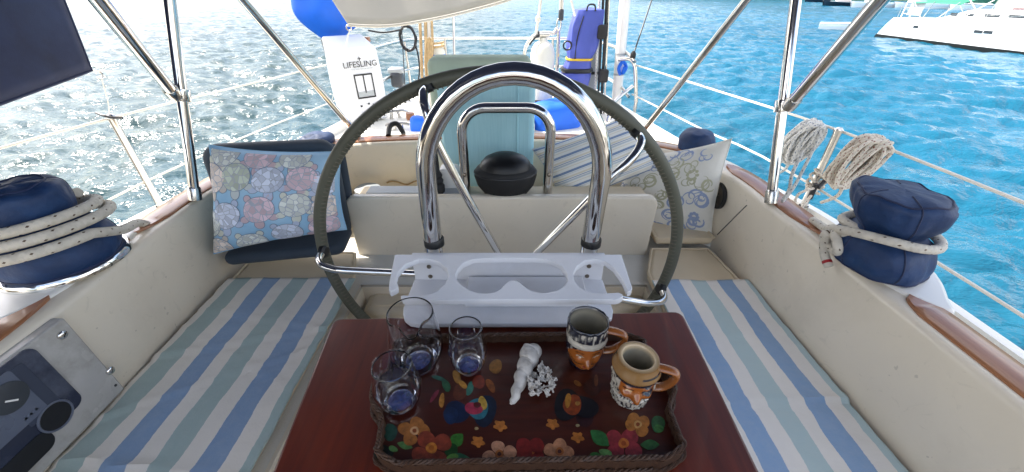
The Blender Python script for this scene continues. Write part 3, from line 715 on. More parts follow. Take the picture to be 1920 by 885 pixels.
for mm, x, y, s in ((A, 745, 680, 52), (A, 895, 572, 52), (B, 300, 650, 50), (B, 130, 560, 50)): dab(*mm(x, y), s / 3.6, s * .8 / 3.6, 'b06a2a', .3, 'painted_star', 1)
for x, y, rx, ry, c, r in ((600, 480, 85, 75, '0c1c3a', .2), (560, 500, 50, 60, '14284a', 0), (790, 470, 80, 110, '0a1a30', .2), (745, 455, 72, 72, '2a6a78', 0), (775, 420, 30, 48, 'c0983c', -.2), (715, 455, 62, 40, 'a8324a', .2), (740, 430, 26, 20, '5a1a1a', 0), (690, 320, 22, 50, '2a6a58', .3), (620, 345, 45, 55, '5a2a14', 0), (600, 240, 24, 46, 'a0702c', -.3), (640, 290, 18, 40, 'b07a2c', -.8), (530, 300, 26, 46, '2c5a3c', -.4), (480, 250, 50, 14, '2c5a4a', .3), (750, 275, 42, 46, '7a2a14', 0), (830, 300, 24, 52, '8a4a1c', -.5), (500, 400, 18, 50, 'a8702a', .1), (450, 370, 14, 52, '7a2a3a', .6), (865, 170, 42, 50, '8a5a1c', .4), (735, 590, 14, 10, 'b0986a', 0)): dab(*A(x, y), rx / 3.6, ry / 3.6, c, r, 'painted_rooster')
for x, y, rx, ry, c, r in ((230, 430, 90, 110, '0a0a12', .2), (330, 440, 120, 70, '0a0a14', .3), (265, 430, 62, 70, '8a3a14', .2), (235, 400, 20, 50, 'b0782a', .1), (300, 420, 18, 14, 'a87a3a', 0), (400, 310, 60, 60, '3a1a12', 0), (300, 285, 30, 16, '7a4a1c', .6), (425, 265, 14, 40, '6a3a1c', 0), (300, 570, 14, 10, 'a0906a', 0), (350, 520, 60, 60, '2a0e12', 0)): dab(*B(x, y), rx / 3.6, ry / 3.6, c, r, 'painted_rooster')

# ------------------------------------------------------------------ glassware
def tumbler(label, px, py, prof, blue, name='drinking_glass', cat='glass', spout=False):
    p = at(px, py, Z=FZ + .0006 + .0012); t = thing(name, label, cat, p); n = 48
    outp = prof; inn = [(max(r - .0017, .001), max(z, .010)) for r, z in prof if z >= .010][::-1]
    full = [(.001, 0)] + outp + [(outp[-1][0] - .0008, outp[-1][1] + .0009)] + inn + [(.001, .010)]
    m = MB(); m.lathe(full, p, n, capb=True, capt=True)
    if spout:
        zt = outp[-1][1]
        for i, q in enumerate(m.v):
            q = V(q) - p; a = math.atan2(q.y, q.x); d = a + math.pi / 2 - .25; d = (d + math.pi) % (2 * math.pi) - math.pi
            e = math.exp(-(d / .30) ** 2) * max(0, (q.z - zt * .72) / (zt * .28)) ** 1.5
            e2 = math.exp(-((abs(d) - .62) / .22) ** 2) * max(0, (q.z - zt * .72) / (zt * .28)) ** 1.5
            s = 1 + .34 * e - .09 * e2; m.v[i] = (p.x + q.x * s, p.y + q.y * s, p.z + q.z - .012 * e)
    m.build('glass_body', M['glass'], t)
    if not spout: MB().tube([p + V((outp[-1][0] * math.cos(a), outp[-1][0] * math.sin(a), outp[-1][1] + .0012)) for a in [2 * math.pi * k / 48 for k in range(48)]], .0011, 8, closed=True).build('rim', M['rimg'], t)
    rb = [r for r, z in prof if z <= .02][-1] * blue
    MB().lathe([(.002, .0104), (rb * .62, .0104), (rb * .7, .0118), (rb * .6, .0128), (.002, .0124)], p, 32, capt=True).build('blue_base', M['bglass'], t)
    return t
def bell(rb, rm, rt, h, zm=.38):
    k = [(rb, 0), (rb + (rm - rb) * .12, .0015), (rb + (rm - rb) * .45, h * .09), (rb + (rm - rb) * .78, h * .22), (rm, h * (zm + .05)), (rm - (rm - rt) * .22, h * .58), (rm - (rm - rt) * .62, h * .8), (rt, h)]
    return [(p.x, p.z) for p in spline([(r, 0, z) for r, z in k], 4)]
tumbler('clear glass pitcher with a pouring lip behind the two stemless glasses', 787, 682, bell(.026, .0475, .0385, .13, .32), .8, 'glass_pitcher', 'pitcher', True)
tumbler('stemless clear glass in front of the pitcher by the wicker handle', 753, 757, bell(.017, .0385, .0305, .098, .42), .9)
tumbler('stemless clear glass standing between the pitcher and the white shell', 880, 690, bell(.017, .0345, .0275, .104, .42), .9)

# ------------------------------------------------------------------ face mugs
def smooth(e0, e1, x): t = max(0, min(1, (x - e0) / (e1 - e0))); return t * t * (3 - 2 * t)
vc = NT('painted_ceramic'); at_ = vc.n('VertexColor', layer_name='Glaze'); vc.l(at_.outputs[0], vc.p.inputs['Base Color']); vc.p.inputs['Roughness'].default_value = .22; vc.p.inputs['Coat Weight'].default_value = .5
vc.bump(vc.noise(120, 4), .12, .001)
def mug(label, px, py, h, rad, yaw, kind):
    p = at(px, py, Z=FZ + .0018); t = thing('face_mug', label, 'mug', p); n, nz = 96, 60
    skin, tan_, white, dark = lin('a05a26'), lin('8d6a40'), lin('bdb6a8'), lin('1c1f2c')
    vs_, cs = [], []
    def surf(a, s):      # a: angle from the nose, s: height 0..1
        z = s * h
        r = rad(s); c = skin; s = s * (1.2 if kind == 'lady' else .82)
        g = lambda a0, s0, wa, ws: math.exp(-((a - a0) / wa) ** 2 - ((s - s0) / ws) ** 2)
        if kind == 'lady':
            r += .011 * g(0, .36, .16, .10) + .006 * g(0, .30, .12, .05) - .004 * (g(.42, .50, .16, .05) + g(-.42, .50, .16, .05)) + .003 * (g(.5, .34, .25, .1) + g(-.5, .34, .25, .1)) + .004 * g(0, .13, .35, .06) - .002 * g(0, .21, .22, .02)
            face = (a / (1.0 + .25 * min(1, s * 2))) ** 2 + ((s - .38) / .36) ** 2
            if face > 1:
                strand = noise.noise(V((a * 7, s * 3, 2))) ; c = dark if (strand > -.15 or s < .5) else lin('8d8a84')
                r += .0012 * strand
            if s > .76: c = white
            if .74 < s < .86 and abs(a) < 1.2: c = white; r += .002
            if s > .9: qn = noise.noise(V((a * 9, s * 4, 5))); c = dark if qn > -.05 else (white if qn < -.25 else lin('77756f')); r += .0012 * qn
            if s > 1.15: c = dark
            for sg in (-1, 1):
                e = ((a - sg * .42) / .19) ** 2 + ((s - .52) / .042) ** 2
                if e < 1: c = lin('c8b49a') if e > .3 else lin('2a1a14')
                if ((a - sg * .44) / .24) ** 2 + ((s - .62 - .02 * math.cos((a - sg * .44) * 8)) / .017) ** 2 < 1: c = lin('5a3018')
            if (a / .24) ** 2 + ((s - .18) / .028) ** 2 < 1: c = lin('8a2e1c')
        else:
            r += .014 * g(.0, .34, .17, .10) + .006 * (g(.5, .38, .24, .09) + g(-.5, .38, .24, .09)) + .004 * (g(.4, .52, .2, .03) + g(-.4, .52, .2, .03)) - .004 * (g(.4, .46, .16, .04) + g(-.4, .46, .16, .04))
            beard = s < .20 + .08 * abs(a) or (abs(a) > .85 and s < .58)
            if abs(a) > 1.5: c = dark if s < .58 else tan_
            if beard:
                q = noise.noise(V((a * 8, s * 11, 3))) * 1.6; c = white if q > -.28 else dark; r += .0022 * q + .003 * (s < .2)
            if s > .58: c = tan_; r += .0045 * smooth(.58, .66, s) * (1 - smooth(.82, .98, s))
            if .55 < s < .6: c = dark
            if .70 < s < .735 and a > .1: c = dark
            if ((a - .45) / .27) ** 2 + ((s - .465) / .062) ** 2 < 1: c = dark                       # eye patch
            if abs(s - .55 + .1 * (a - .4)) < .012 and a > .1: c = dark
            if ((a + .42) / .24) ** 2 + ((s - .50) / .028) ** 2 < 1: c = dark
            if ((a + .38) / .13) ** 2 + ((s - .46) / .02) ** 2 < 1: c = lin('d8b080')
            if ((a + .02) / .42) ** 2 + ((s - .235) / .04) ** 2 < 1 and abs(a) > .06: c = white if math.sin(a * 40) > -.2 else dark
            if (a / .14) ** 2 + ((s - .185) / .018) ** 2 < 1: c = lin('7a2a1c')
        return r, z, c
    def ring(s):
        for k in range(n):
            th = 2 * math.pi * k / n; a = (th - (-math.pi / 2 + yaw) + math.pi) % (2 * math.pi) - math.pi; r, z, c = surf(a, s); vs_.append((p.x + r * math.cos(th), p.y + r * math.sin(th), p.z + z)); cs.append(c)
    for i in range(nz + 1): ring(i / nz)
    rt = rad(1); inner = lin('a49c88')
    for rr, z in ((rt - .0015, h + .0015), (rt - .0035, h), (rt - .005, h - .01), (rt - .007, h * .6), (rt - .011, .02), (rt - .02, .012), (.001, .011)):
        for k in range(n): th = 2 * math.pi * k / n; vs_.append((p.x + rr * math.cos(th), p.y + rr * math.sin(th), p.z + z)); cs.append((dark if kind == 'lady' else lin('c9b08a')) if z > h - .001 else inner)
    m = MB(); m.v = vs_; rows = len(vs_) // n
    for i in range(rows - 1):
        for k in range(n): k2 = (k + 1) % n; m.quad((i * n + k, i * n + k2, (i + 1) * n + k2, (i + 1) * n + k))
    m.quad(range(n)); m.quad([(rows - 1) * n + k for k in range(n)])
    o = m.build('mug_body', vc.m, t, angle=70); ca = o.data.color_attributes.new('Glaze', 'FLOAT_COLOR', 'POINT')
    for i, c in enumerate(cs): ca.data[i].color = (*c, 1)
    d = V((math.cos(-.28), math.sin(-.28), 0)); f = lambda out, z: p + d * out + V((0, 0, z))
    hp = spline([f(rad(.85) - .004, h * .86), f(rad(.85) + .018, h * .85), f(rad(.85) + .029, h * .79), f(rad(.85) + .027, h * .6), f(rad(.5) + .012, h * .40), f(rad(.35) - .004, h * .33)], 6)
    hm_ = MB(); nn = len(hp); sd2 = d.cross(V((0, 0, 1)))
    for i, q in enumerate(hp):
        tn = (hp[min(i + 1, nn - 1)] - hp[max(i - 1, 0)]).normalized(); nr = tn.cross(sd2).normalized()
        for k in range(12): a = 2 * math.pi * k / 12; hm_.v.append((q + sd2 * math.cos(a) * .0085 + nr * math.sin(a) * .0055)[:])
    for i in range(nn - 1):
        for k in range(12): hm_.quad((i * 12 + k, i * 12 + (k + 1) % 12, (i + 1) * 12 + (k + 1) % 12, (i + 1) * 12 + k))
    hm_.quad(range(12)); hm_.quad([(nn - 1) * 12 + k for k in range(12)])
    hm_.build('handle', pm('ochre_glaze', '8f5426', .25, var=.15, vs_=30, coat=.5), t)
    return t
mug('ceramic face mug with dark hair and white headband, rim dark', 1093, 672, .100, lambda s: .0275 + .008 * smooth(0, .45, s) + .0005 * s, -.02, 'lady')
mug('ceramic pirate face mug with eye patch, tan cap and white beard', 1179, 738, .094, lambda s: .027 + .0085 * smooth(0, .55, s) - .0075 * smooth(.74, 1, s), -.12, 'pirate')

# ------------------------------------------------------------------ shell and coral
wm = pm('white_shell', 'cfcac2', .5, var=.1, vs_=30, bump=.3, bs=90, bd=.002, dirt='8a7f70', dirtamt=.6, dscale=55)
p0, p1 = at(1000, 648, Z=FZ + .018), at(960, 757, Z=FZ + .007)
n = 60; pts = []; rs = []
for i in range(n):
    t = i / (n - 1); q = lerp(p0, p1, t); wv = (t * 3.3) % 1
    rs.append((.016 * (1 - t) ** .8 + .0045) * (.95 + .08 * wv) * (1 + .02 * math.sin(t * 80)) * (1 if t > .06 else .35 + .65 * t / .06) * (1 if t < .97 else .6)); pts.append(q + V((.0015 * math.sin(t * 30), 0, .001 * math.cos(t * 30))))
tag(MB().tube(pts, rs, 20).build('seashell', wm, angle=50), 'long white spiral seashell lying beside the coral on the tray', 'shell')
cm = MB(); rng = random.Random(11)
nodes = []
for k in range(120):
    px = rng.uniform(0, 1); py = rng.uniform(0, 1)
    if abs(px - .55) > .16 + .36 * (1 - py * .5): continue
    nodes.append(at(982 + px * 56 + (1 - py) * 6, 742 - (1 - abs(px - .55)) * 62 * (1 - py) , Z=FZ + .006 + rng.random() * .016))
for i, a in enumerate(nodes):
    near = sorted(nodes, key=lambda b: (a - b).length)[1:4]
    for b in near:
        mid = (a + b) / 2 + V((rng.gauss(0, .003), rng.gauss(0, .003), rng.gauss(.002, .003)))
        cm.tube(spline([a, mid, b], 4), rng.uniform(.0010, .0016), 5)
tag(cm.build('coral', wm), 'lacy white piece of coral beside the long shell', 'coral')
# ------------------------------------------------------------------ pillows
def pillow(name, label, cs, T, mat, seed=0, back=1.0):
    """cs: corner points TL, TR, BR, BL of the face towards the cockpit"""
    TL, TR, BR, BL = [V(c) for c in cs]; nrm = ((TR - TL).cross(BL - TL)).normalized()
    if nrm.y > 0: nrm = -nrm
    def S(u, v, sgn=1):
        a, b = 2 * u - 1, 2 * v - 1; pu = 1 - .075 * (1 - b * b) * abs(a) ** 2; pv = 1 - .075 * (1 - a * a) * abs(b) ** 2
        uu, vv = .5 + a * pu / 2, .5 + b * pv / 2
        p = TL * (1 - uu) * (1 - vv) + TR * uu * (1 - vv) + BR * uu * vv + BL * (1 - uu) * vv
        e = max(0, (1 - a * a) * (1 - b * b)) ** .42
        wr = .006 * noise.noise(V((u * 5 + seed, v * 5, 1))) + .010 * abs(noise.noise(V((u * 2.2 + v * 2.5 + seed, v * 1.5 - u * 1.2, 9))))
        return p + nrm * sgn * (T * e * (1 if sgn > 0 else back) + wr * min(1, e * 1.6) * sgn)
    t = thing(name, label, 'pillow', (BL + BR) / 2); uvs = lambda u, v: (u, v)
    m = MB(); m.grid(lambda u, v: S(u, v, 1), 44, 44, uvs); m.grid(lambda u, v: S(u, v, -1), 24, 24, uvs); m.build('casing', mat, t, angle=80)
    ring = [S(k / 24, 0) for k in range(24)] + [S(1, k / 24) for k in range(24)] + [S(1 - k / 24, 1) for k in range(24)] + [S(0, 1 - k / 24) for k in range(24)]
    MB().tube(ring, .0022, 5, closed=True).build('seam', mat, t)
    return t, S, nrm
def print_patch(t, S, nrm, outline, mat, nm, off):
    """a flat printed shape that follows the cloth"""
    c = (sum(p[0] for p in outline) / len(outline), sum(p[1] for p in outline) / len(outline)); m = MB(); n = len(outline); R = 5
    cl = lambda x: min(.985, max(.015, x))
    for r in range(R + 1):
        for p in outline: u, v = cl(c[0] + (p[0] - c[0]) * max(r / R, .01)), cl(c[1] + (p[1] - c[1]) * max(r / R, .01)); m.v.append((S(u, v) + nrm * off)[:])
    for r in range(R):
        for k in range(n): k2 = (k + 1) % n; m.quad((r * n + k, r * n + k2, (r + 1) * n + k2, (r + 1) * n + k))
    return m.build(nm, mat, t, fix=False)
def ell(cx, cy, rx, ry, rot=0, n=22, lo=0, hi=2 * math.pi):
    return [(cx + rx * math.cos(a) * math.cos(rot) - ry * math.sin(a) * math.sin(rot), cy + rx * math.cos(a) * math.sin(rot) + ry * math.sin(a) * math.cos(rot)) for a in [lo + (hi - lo) * k / n for k in range(n)]]
# turtle print pillow
sky_f = NT('sky_blue_cotton'); sky_f.col(sky_f.ramp(sky_f.noise(6, 5), [(.3, lin('86b8dc')), (.7, lin('aed2ea'))])); sky_f.p.inputs['Roughness'].default_value = .85; sky_f.bump(sky_f.noise(300, 2), .2, .001)
def shellm(nm, c):
    t = NT(nm); vo = t.n('TexVoronoi', feature='DISTANCE_TO_EDGE'); vo.inputs['Scale'].default_value = 62; vo2 = t.n('TexVoronoi'); vo2.inputs['Scale'].default_value = 62
    tcn = t.n('TexCoord'); t.l(tcn.outputs['Object'], vo.inputs[0]); t.l(tcn.outputs['Object'], vo2.inputs[0])
    hs = t.ramp(vo2.outputs['Color'], [(.2, tuple(x * .8 for x in lin(c))), (.8, tuple(min(1, x * 1.18) for x in lin(c)))])
    t.col(t.mix(t.math('LESS_THAN', vo.outputs['Distance'], .045), hs, lin('b0b7c4'))); t.p.inputs['Roughness'].default_value = .85; return t.m
SH = [shellm('turtle_' + n_, c) for n_, c in (('cream', 'ebdfd6'), ('sage', 'c6d0c0'), ('lilac', 'd4dcee'), ('rose', 'dec6cf'), ('pale', 'dde2dc'))]
ink = pm('print_outline', '8291a8', .85); skin_t = [pm('turtle_skin_' + n_, c, .85) for n_, c in (('a', 'cfc6bd'), ('b', 'c3cbcb'), ('c', 'b9c5dc'), ('d', 'c9b3ba'), ('e', 'd5d8cc'))]
tp, S, nr = pillow('throw_pillow', 'sky blue pillow printed with pastel turtles beside the wheel rim', (at(392, 272, Y=1.055), at(640, 284, Y=1.09), at(650, 430, Y=1.03), at(401, 476, Y=.975)), .075, sky_f.m, 3)
tur = [(.06, .26, 0), (.27, .24, 1), (.51, .27, 2), (.75, .27, 3), (.93, .35, 2), (.18, .60, 2), (.44, .56, 3), (.70, .55, 4), (.92, .62, 0), (.07, .95, 0), (.34, .94, 4), (.61, .88, 2), (.88, .86, 3), (.15, .02, 4), (.42, .03, 3), (.68, .03, 4), (.01, .68, 4)]
for x, y, k in tur:
    for dx, dy, rx, ry in ((.0, .15, .033, .055), (-.105, .09, .034, .032), (.105, .09, .034, .032), (-.08, -.115, .024, .034), (.08, -.115, .024, .034)):
        if .02 < x + dx < .98 and .02 < y + dy < .97:
            print_patch(tp, S, nr, ell(x + dx, y + dy, rx + .005, ry + .006), ink, 'printed_outline', .0009); print_patch(tp, S, nr, ell(x + dx, y + dy, rx, ry), skin_t[k], 'printed_flipper', .0014)
    print_patch(tp, S, nr, ell(x, y, .118, .132), ink, 'printed_outline', .0018); print_patch(tp, S, nr, ell(x, y, .114, .127), SH[k], 'printed_turtle', .0024)
# floral pillow
fc = NT('ivory_cotton'); fc.col(fc.ramp(fc.noise(9, 5), [(.3, lin('dcdad0')), (.7, lin('eceae2'))])); fc.p.inputs['Roughness'].default_value = .85; fc.bump(fc.noise(300, 2), .2, .001)
fp, S, nr = pillow('throw_pillow', 'ivory pillow with blue and olive scroll print against the coaming', (at(1192, 292, Y=1.44), at(1372, 260, Y=1.245), at(1332, 462, Y=1.195), at(1125, 410, Y=1.39)), .06, fc.m, 8, .6)
blu, olv = pm('slate_blue_print', '98a8c8', .85), pm('olive_print', 'bab99c', .85)
def scroll(cx, cy, r, a0, turns, wd, mat, sx=1):
    L, R = [], []
    for k in range(15):
        t = k / 14; a = a0 + turns * 2 * math.pi * t * sx; rr = r * (1 - .62 * t); wv = wd * (.35 + .65 * math.sin(math.pi * min(1, t * 1.15)))
        L.append((cx + (rr + wv) * math.cos(a), cy + (rr + wv) * math.sin(a))); R.append((cx + (rr - wv) * math.cos(a), cy + (rr - wv) * math.sin(a)))
    m = MB(); cl = lambda x: min(.985, max(.015, x))
    for p, q in zip(L, R): m.v += [(S(cl(p[0]), cl(p[1])) + nr * .0012)[:], (S(cl(q[0]), cl(q[1])) + nr * .0012)[:]]
    for k in range(14): m.quad((2 * k, 2 * k + 1, 2 * k + 3, 2 * k + 2))
    m.build('printed_scroll', mat, fp, fix=False)
rg = random.Random(4)
for cx, cy, mm in ((.84, .12, blu), (.66, .10, blu), (.74, .22, olv), (.76, .36, olv), (.9, .38, olv), (.62, .36, olv), (.55, .2, olv), (.48, .08, blu), (.36, .2, blu), (.42, .42, olv), (.55, .55, olv), (.8, .56, blu), (.9, .55, blu), (.68, .62, blu), (.62, .74, blu), (.5, .7, olv), (.36, .62, blu), (.28, .44, olv), (.2, .3, blu), (.22, .62, olv), (.7, .86, blu), (.9, .82, blu), (.8, .93, olv), (.4, .85, blu), (.25, .85, olv), (.1, .5, blu), (.12, .78, blu), (.55, .92, blu)):
    for q in range(3): scroll(cx + rg.uniform(-.045, .045), cy + rg.uniform(-.045, .045), rg.uniform(.04, .085), rg.uniform(0, 6.28), rg.uniform(.55, 1.25), rg.uniform(.005, .013), mm, rg.choice((-1, 1)))
# rosette and small squares
for k in range(8):
    a = k * math.pi / 4; print_patch(fp, S, nr, ell(.86 + .032 * math.cos(a), .74 + .035 * math.sin(a), .017, .017, n=10), blu, 'printed_petal', .0015)
    print_patch(fp, S, nr, ell(.77 + .045 * math.cos(a), .33 + .05 * math.sin(a), .016, .016, n=10), olv, 'printed_petal', .0015)
# ticking-stripe pillow
sf = NT('ticking_stripe'); u_ = sf.n('UVMap'); sp_ = sf.n('SeparateXYZ'); sf.l(u_.outputs[0], sp_.inputs[0])
xx = sf.math('ADD', sp_.outputs[1], sf.math('MULTIPLY', sf.noise(9, 3), .012)); fr = sf.math('FRACT', sf.math('MULTIPLY', xx, 4.2))
W_, B_, G_, T_ = lin('e6e6e0'), lin('7890b2'), lin('bcc6cc'), lin('d8d2c0')
sf.col(sf.ramp(fr, [(0, W_), (.08, B_), (.22, W_), (.27, G_), (.30, W_), (.42, T_), (.52, W_), (.57, B_), (.61, W_), (.66, G_), (.76, W_), (.86, T_), (.9, W_)], 'CONSTANT')); sf.p.inputs['Roughness'].default_value = .85; sf.bump(sf.noise(300, 2), .2, .001)
pillow('throw_pillow', 'grey and blue ticking-striped pillow propped behind the helm console', (at(998, 280, Y=1.40), at(1172, 218, Y=1.50), at(1244, 312, Y=1.36), at(1055, 390, Y=1.31)), .085, sf.m, 14, .5)
# ------------------------------------------------------------------ folding deck seat behind the turtle pillow
fs = thing('folding_seat', 'charcoal padded folding deck seat propped behind the turtle pillow', 'folding seat', (-.72, 1.05, 1.113))
def slab(o, ex, ey, th, w_, h_, r, nm):
    o, ex, ey = V(o), V(ex).normalized(), V(ey).normalized(); n_ = ex.cross(ey)
    MB().prism([o + ex * x + ey * y for x, y in rrect(0, w_, 0, h_, r)], n_ * th).build(nm, M['charcoal'], fs, bevel=.02, seg=4)
slab((-.945, 1.065, 1.165), (1, .08, .02), (0, .12, 1), -.05, .395, .345, .05, 'backrest')
slab((-.925, .985, 1.145), (1, .10, .05), (-.05, 1, .12), .04, .38, .13, .03, 'seat_pad')
slab((-.885, 1.128, 1.2), (1, .06, .0), (0, .16, 1), -.03, .34, .29, .05, 'back_panel')

# ------------------------------------------------------------------ winches
def cover(prof, c, lean, seed, amp, n=72):
    m = MB(); pr = [(p.x, p.z) for p in spline([(r, 0, z) for r, z in prof], 5)]; z0, z1 = pr[0][1], pr[-1][1]
    for r, z in pr:
        t = (z - z0) / (z1 - z0)
        for k in range(n):
            a = 2 * math.pi * k / n; x, y = math.cos(a), math.sin(a)
            d = 1 + min(1, r / .06) * amp * noise.noise(V((x * 1.4 + seed, y * 1.4, t * 2.5))) + min(1, r / .08) ** 2 * amp * .3 * noise.noise(V((x * 5 + seed, y * 5, t * 3))) * (.4 + abs(math.sin(t * 6)))
            m.v.append((c[0] + r * d * x + lean[0] * t, c[1] + r * d * y + lean[1] * t, z + .008 * noise.noise(V((x * 1.6, y * 1.6, seed))) * t * min(1, r / .08) - .006 * abs(noise.noise(V((x * r * 22, y * r * 22, seed + 3)))) * (t > .9)))
    for i in range(len(pr) - 1):
        for k in range(n): m.quad((i * n + k, i * n + (k + 1) % n, (i + 1) * n + (k + 1) % n, (i + 1) * n + k))
    m.quad([(len(pr) - 1) * n + k for k in range(n)]); m.rows = len(pr); return m
PZ = CZ + .007
def winch(name, label, c, prof, lean, seed, amp, rb):
    t = thing(name, label, 'winch', (c[0], c[1], PZ))
    MB().lathe([(rb, PZ), (rb, PZ + .008), (rb - .004, PZ + .014), (rb * .6, PZ + .016), (rb * .5, PZ + .1), (.001, PZ + .1)], (c[0], c[1], 0), 40).build('base_flange', M['chrome'], t)
    m = cover(prof, c, lean, seed, amp); cv = m.build('canvas_cover', M['navyb'], t, angle=80); n = 72; R_ = lambda i, k: V(m.v[i * n + k % n])
    cw = lambda i: sum((R_(i, k) for k in range(n)), V()) / n
    for i in (1, m.rows - 9): MB().tube([R_(i, k) + (R_(i, k) - cw(i)).normalized() * .0004 for k in range(n)], .0022, 6, closed=True).build('hem', M['navy'], cv)
    for k in (12, 36, 50): MB().tube([R_(i, k) for i in range(1, m.rows - 3)], .0016, 5).build('seam', M['navy'], cv)
    return t
wl_ = (-1.02, .712)
winch('winch', 'sheet winch under a navy canvas cover, chrome base ring showing, rope wound three times', wl_, [(.098, PZ + .013), (.105, 1.40), (.106, 1.42), (.098, 1.442), (.082, 1.46), (.070, 1.473), (.066, 1.49), (.070, 1.505), (.073, 1.53), (.071, 1.552), (.058, 1.563), (.03, 1.567), (.002, 1.568)], (.0, 0), 2, .07, .113)
wr_ = (.832, .70)
winch('winch', 'sheet winch under a slumped navy cover cinched at the waist by one rope turn', wr_, [(.080, PZ + .002), (.088, 1.395), (.089, 1.42), (.080, 1.443), (.064, 1.458), (.058, 1.468), (.068, 1.482), (.080, 1.50), (.084, 1.525), (.080, 1.546), (.056, 1.555), (.002, 1.558)], (-.03, .012), 21, .16, .075)
for c, s in (((.725, 1.47), 1), ((-.80, 1.545), -1)):
    t = thing('small_winch', 'small winch under a %s navy cap on the %s' % (('rounded', 'coaming behind the floral pillow') if s > 0 else ('low', 'coaming behind the turtle pillow')), 'winch', (c[0], c[1], CZ))
    q_ = 1 if s > 0 else .5; cover([(.062, CZ + .004), (.066, CZ + .02 * q_), (.064, CZ + .05 * q_), (.05, CZ + .072 * q_), (.02, CZ + .08 * q_), (.002, CZ + .081 * q_)], c, (0, 0), s * 5, .06, 40).build('canvas_cover', M['navyb'], t)
# rope round the port winch
pts = []
for k in range(2 * 28 + 22):
    a = 1.4 + 2 * math.pi * k / 28; zt = 1.507 - .0215 * k / 28; rr = .092 + .034 * (k / 74) ** 1.2
    pts.append(V((wl_[0] + rr * math.cos(a), wl_[1] + rr * math.sin(a), zt + .016 * math.cos(a + .3))))
# leave the drum tangentially and run aft along the coaming
e = pts[-1]; pts += spline([e, V((-.922, .765, 1.425)), V((-.950, .81, 1.405)), at(258, 418, Z=1.388), at(280, 423, Z=1.360)], 8)[1:]
tag(MB().tube(pts, .0108, 12).build('rope', M['ropew']), 'cream flecked rope wound round the navy winch with a chrome base ring', 'rope')
# rope on the starboard winch with a stopper knot
cx, cy = wr_[0] - .015, wr_[1] + .006; pts = []
k0 = at(1548, 428, Z=1.392)
pts += [at(1532, 432, Z=1.378) + V((.03, .06, -.004)), k0]
pts += [V((cx - .066, cy + .06, 1.43)), V((cx - .085, cy - .008, 1.462)), V((cx - .056, cy - .062, 1.474)), V((cx - .012, cy - .082, 1.470)), V((cx + .045, cy - .068, 1.460)), V((cx + .077, cy - .03, 1.460)), V((cx + .078, cy + .03, 1.462)), V((cx + .03, cy + .076, 1.465)), V((cx - .045, cy + .072, 1.452)), at(1608, 432, X=.762), at(1585, 440, X=.745)]
kn = at(1562, 455, X=.735)
for a in range(9):
    b = a * .9; pts.append(kn + V((.010 * math.cos(b * 1.3), .024 * math.cos(b), .020 * math.sin(b))))
pts += [at(1545, 462, X=.740), at(1546, 478, X=.744), at(1554, 500, X=.746)]
sr = thing('rope', 'white rope from the slumped navy winch cover ending in a stopper knot', 'rope', kn)
MB().tube(spline(pts, 8), .0095, 12).build('strand', M['ropew'], sr)
MB().tube([at(1550, 489, X=.7455), at(1552, 494, X=.7455)], .0102, 12).build('whipping', M['red'], sr)

# ------------------------------------------------------------------ bimini frame, top and side curtain
def pole(name, label, pts, r, group=None, mat='chrome', clamp=None, foot=True):
    t = thing(name, label, 'pole', pts[0], group); MB().tube(pts, r, 16).build('tube', M[mat], t)
    d = (V(pts[1]) - V(pts[0])).normalized(); q = d.to_track_quat('Z', 'Y').to_matrix()
    if foot: MB().lathe([(r * 1.25, 0), (r * 1.25, .035), (r * 1.05, .04)], pts[0], 16, q, capt=True).build('end_fitting', M['steel'], t)
    if clamp:
        MB().lathe([(r * 1.45, -.016), (r * 1.5, -.012), (r * 1.5, .012), (r * 1.45, .016)], clamp, 18, q, capt=True).build('clamp', M['chrome'], t)
    return t
lp0, lp1 = at(366, 374, Z=CZ + .004), at(318, 0, Y=1.16)
rp0, rp1 = at(1445, 380, Z=CZ + .004), at(1492, 0, Y=1.16)
up = lambda a, b, z: a + (b - a) * ((z - a.z) / (b.z - a.z))
lc, rc = at(348, 200, Y=1.09), at(1472, 222, Y=1.09)
def on(a, b, z): return up(a, b, z)
LZ, RZ = 1.655, 1.63
pole('bimini_pole', 'upright bimini pole stepped on the coaming beside the turtle pillow', [lp0, up(lp0, lp1, 2.40)], .0135, None, 'chrome', on(lp0, lp1, LZ))
pole('bimini_pole', 'upright bimini pole stepped on the coaming next to the rope coils', [rp0, up(rp0, rp1, 2.40)], .0135, None, 'chrome', on(rp0, rp1, RZ))
a = on(lp0, lp1, LZ) + V((-.004, -.02, .004)); b = at(185, 0, Y=.82); pole('bimini_brace', 'diagonal bimini brace clamped to the pole by the turtle pillow', [a, up(a, b, 2.40)], .0145)
a = on(rp0, rp1, RZ) + V((.004, -.02, .004)); b = at(1650, 0, Y=.82); pole('bimini_brace', 'diagonal bimini brace clamped to the pole by the rope coils', [a, up(a, b, 2.40)], .0145)
a = at(668, 240, Y=1.62); a.z = CZ + .01; b = at(455, 0, Y=1.27); pole('bimini_strut', 'slanting bimini strut rising from the stern coaming in front of the white bag', [a, up(a, b, 2.40)], .0115)
a = at(1203, 222, Y=1.60); a.z = CZ + .01; b = at(1400, 0, Y=1.27); pole('bimini_strut', 'slanting bimini strut rising from behind the striped pillow', [a, up(a, b, 2.40)], .0115)
bt = MB(); bt.grid(lambda u, v: (-1.36 + 2.45 * u, -.5 + 2.6 * v, 2.38 + .10 * math.sin(math.pi * u) - .02 * math.sin(math.pi * v * 3) ** 2), 30, 30)
bo_ = bt.build('bimini', M['navy']); so_ = bo_.modifiers.new('S', 'SOLIDIFY'); so_.thickness = .004
tag(bo_, 'navy canvas bimini top stretched over the cockpit', 'bimini')
cz = thing('side_curtain', 'navy canvas side curtain hanging from the bimini over the winch', 'curtain', (-1.31, .5, 2.2))
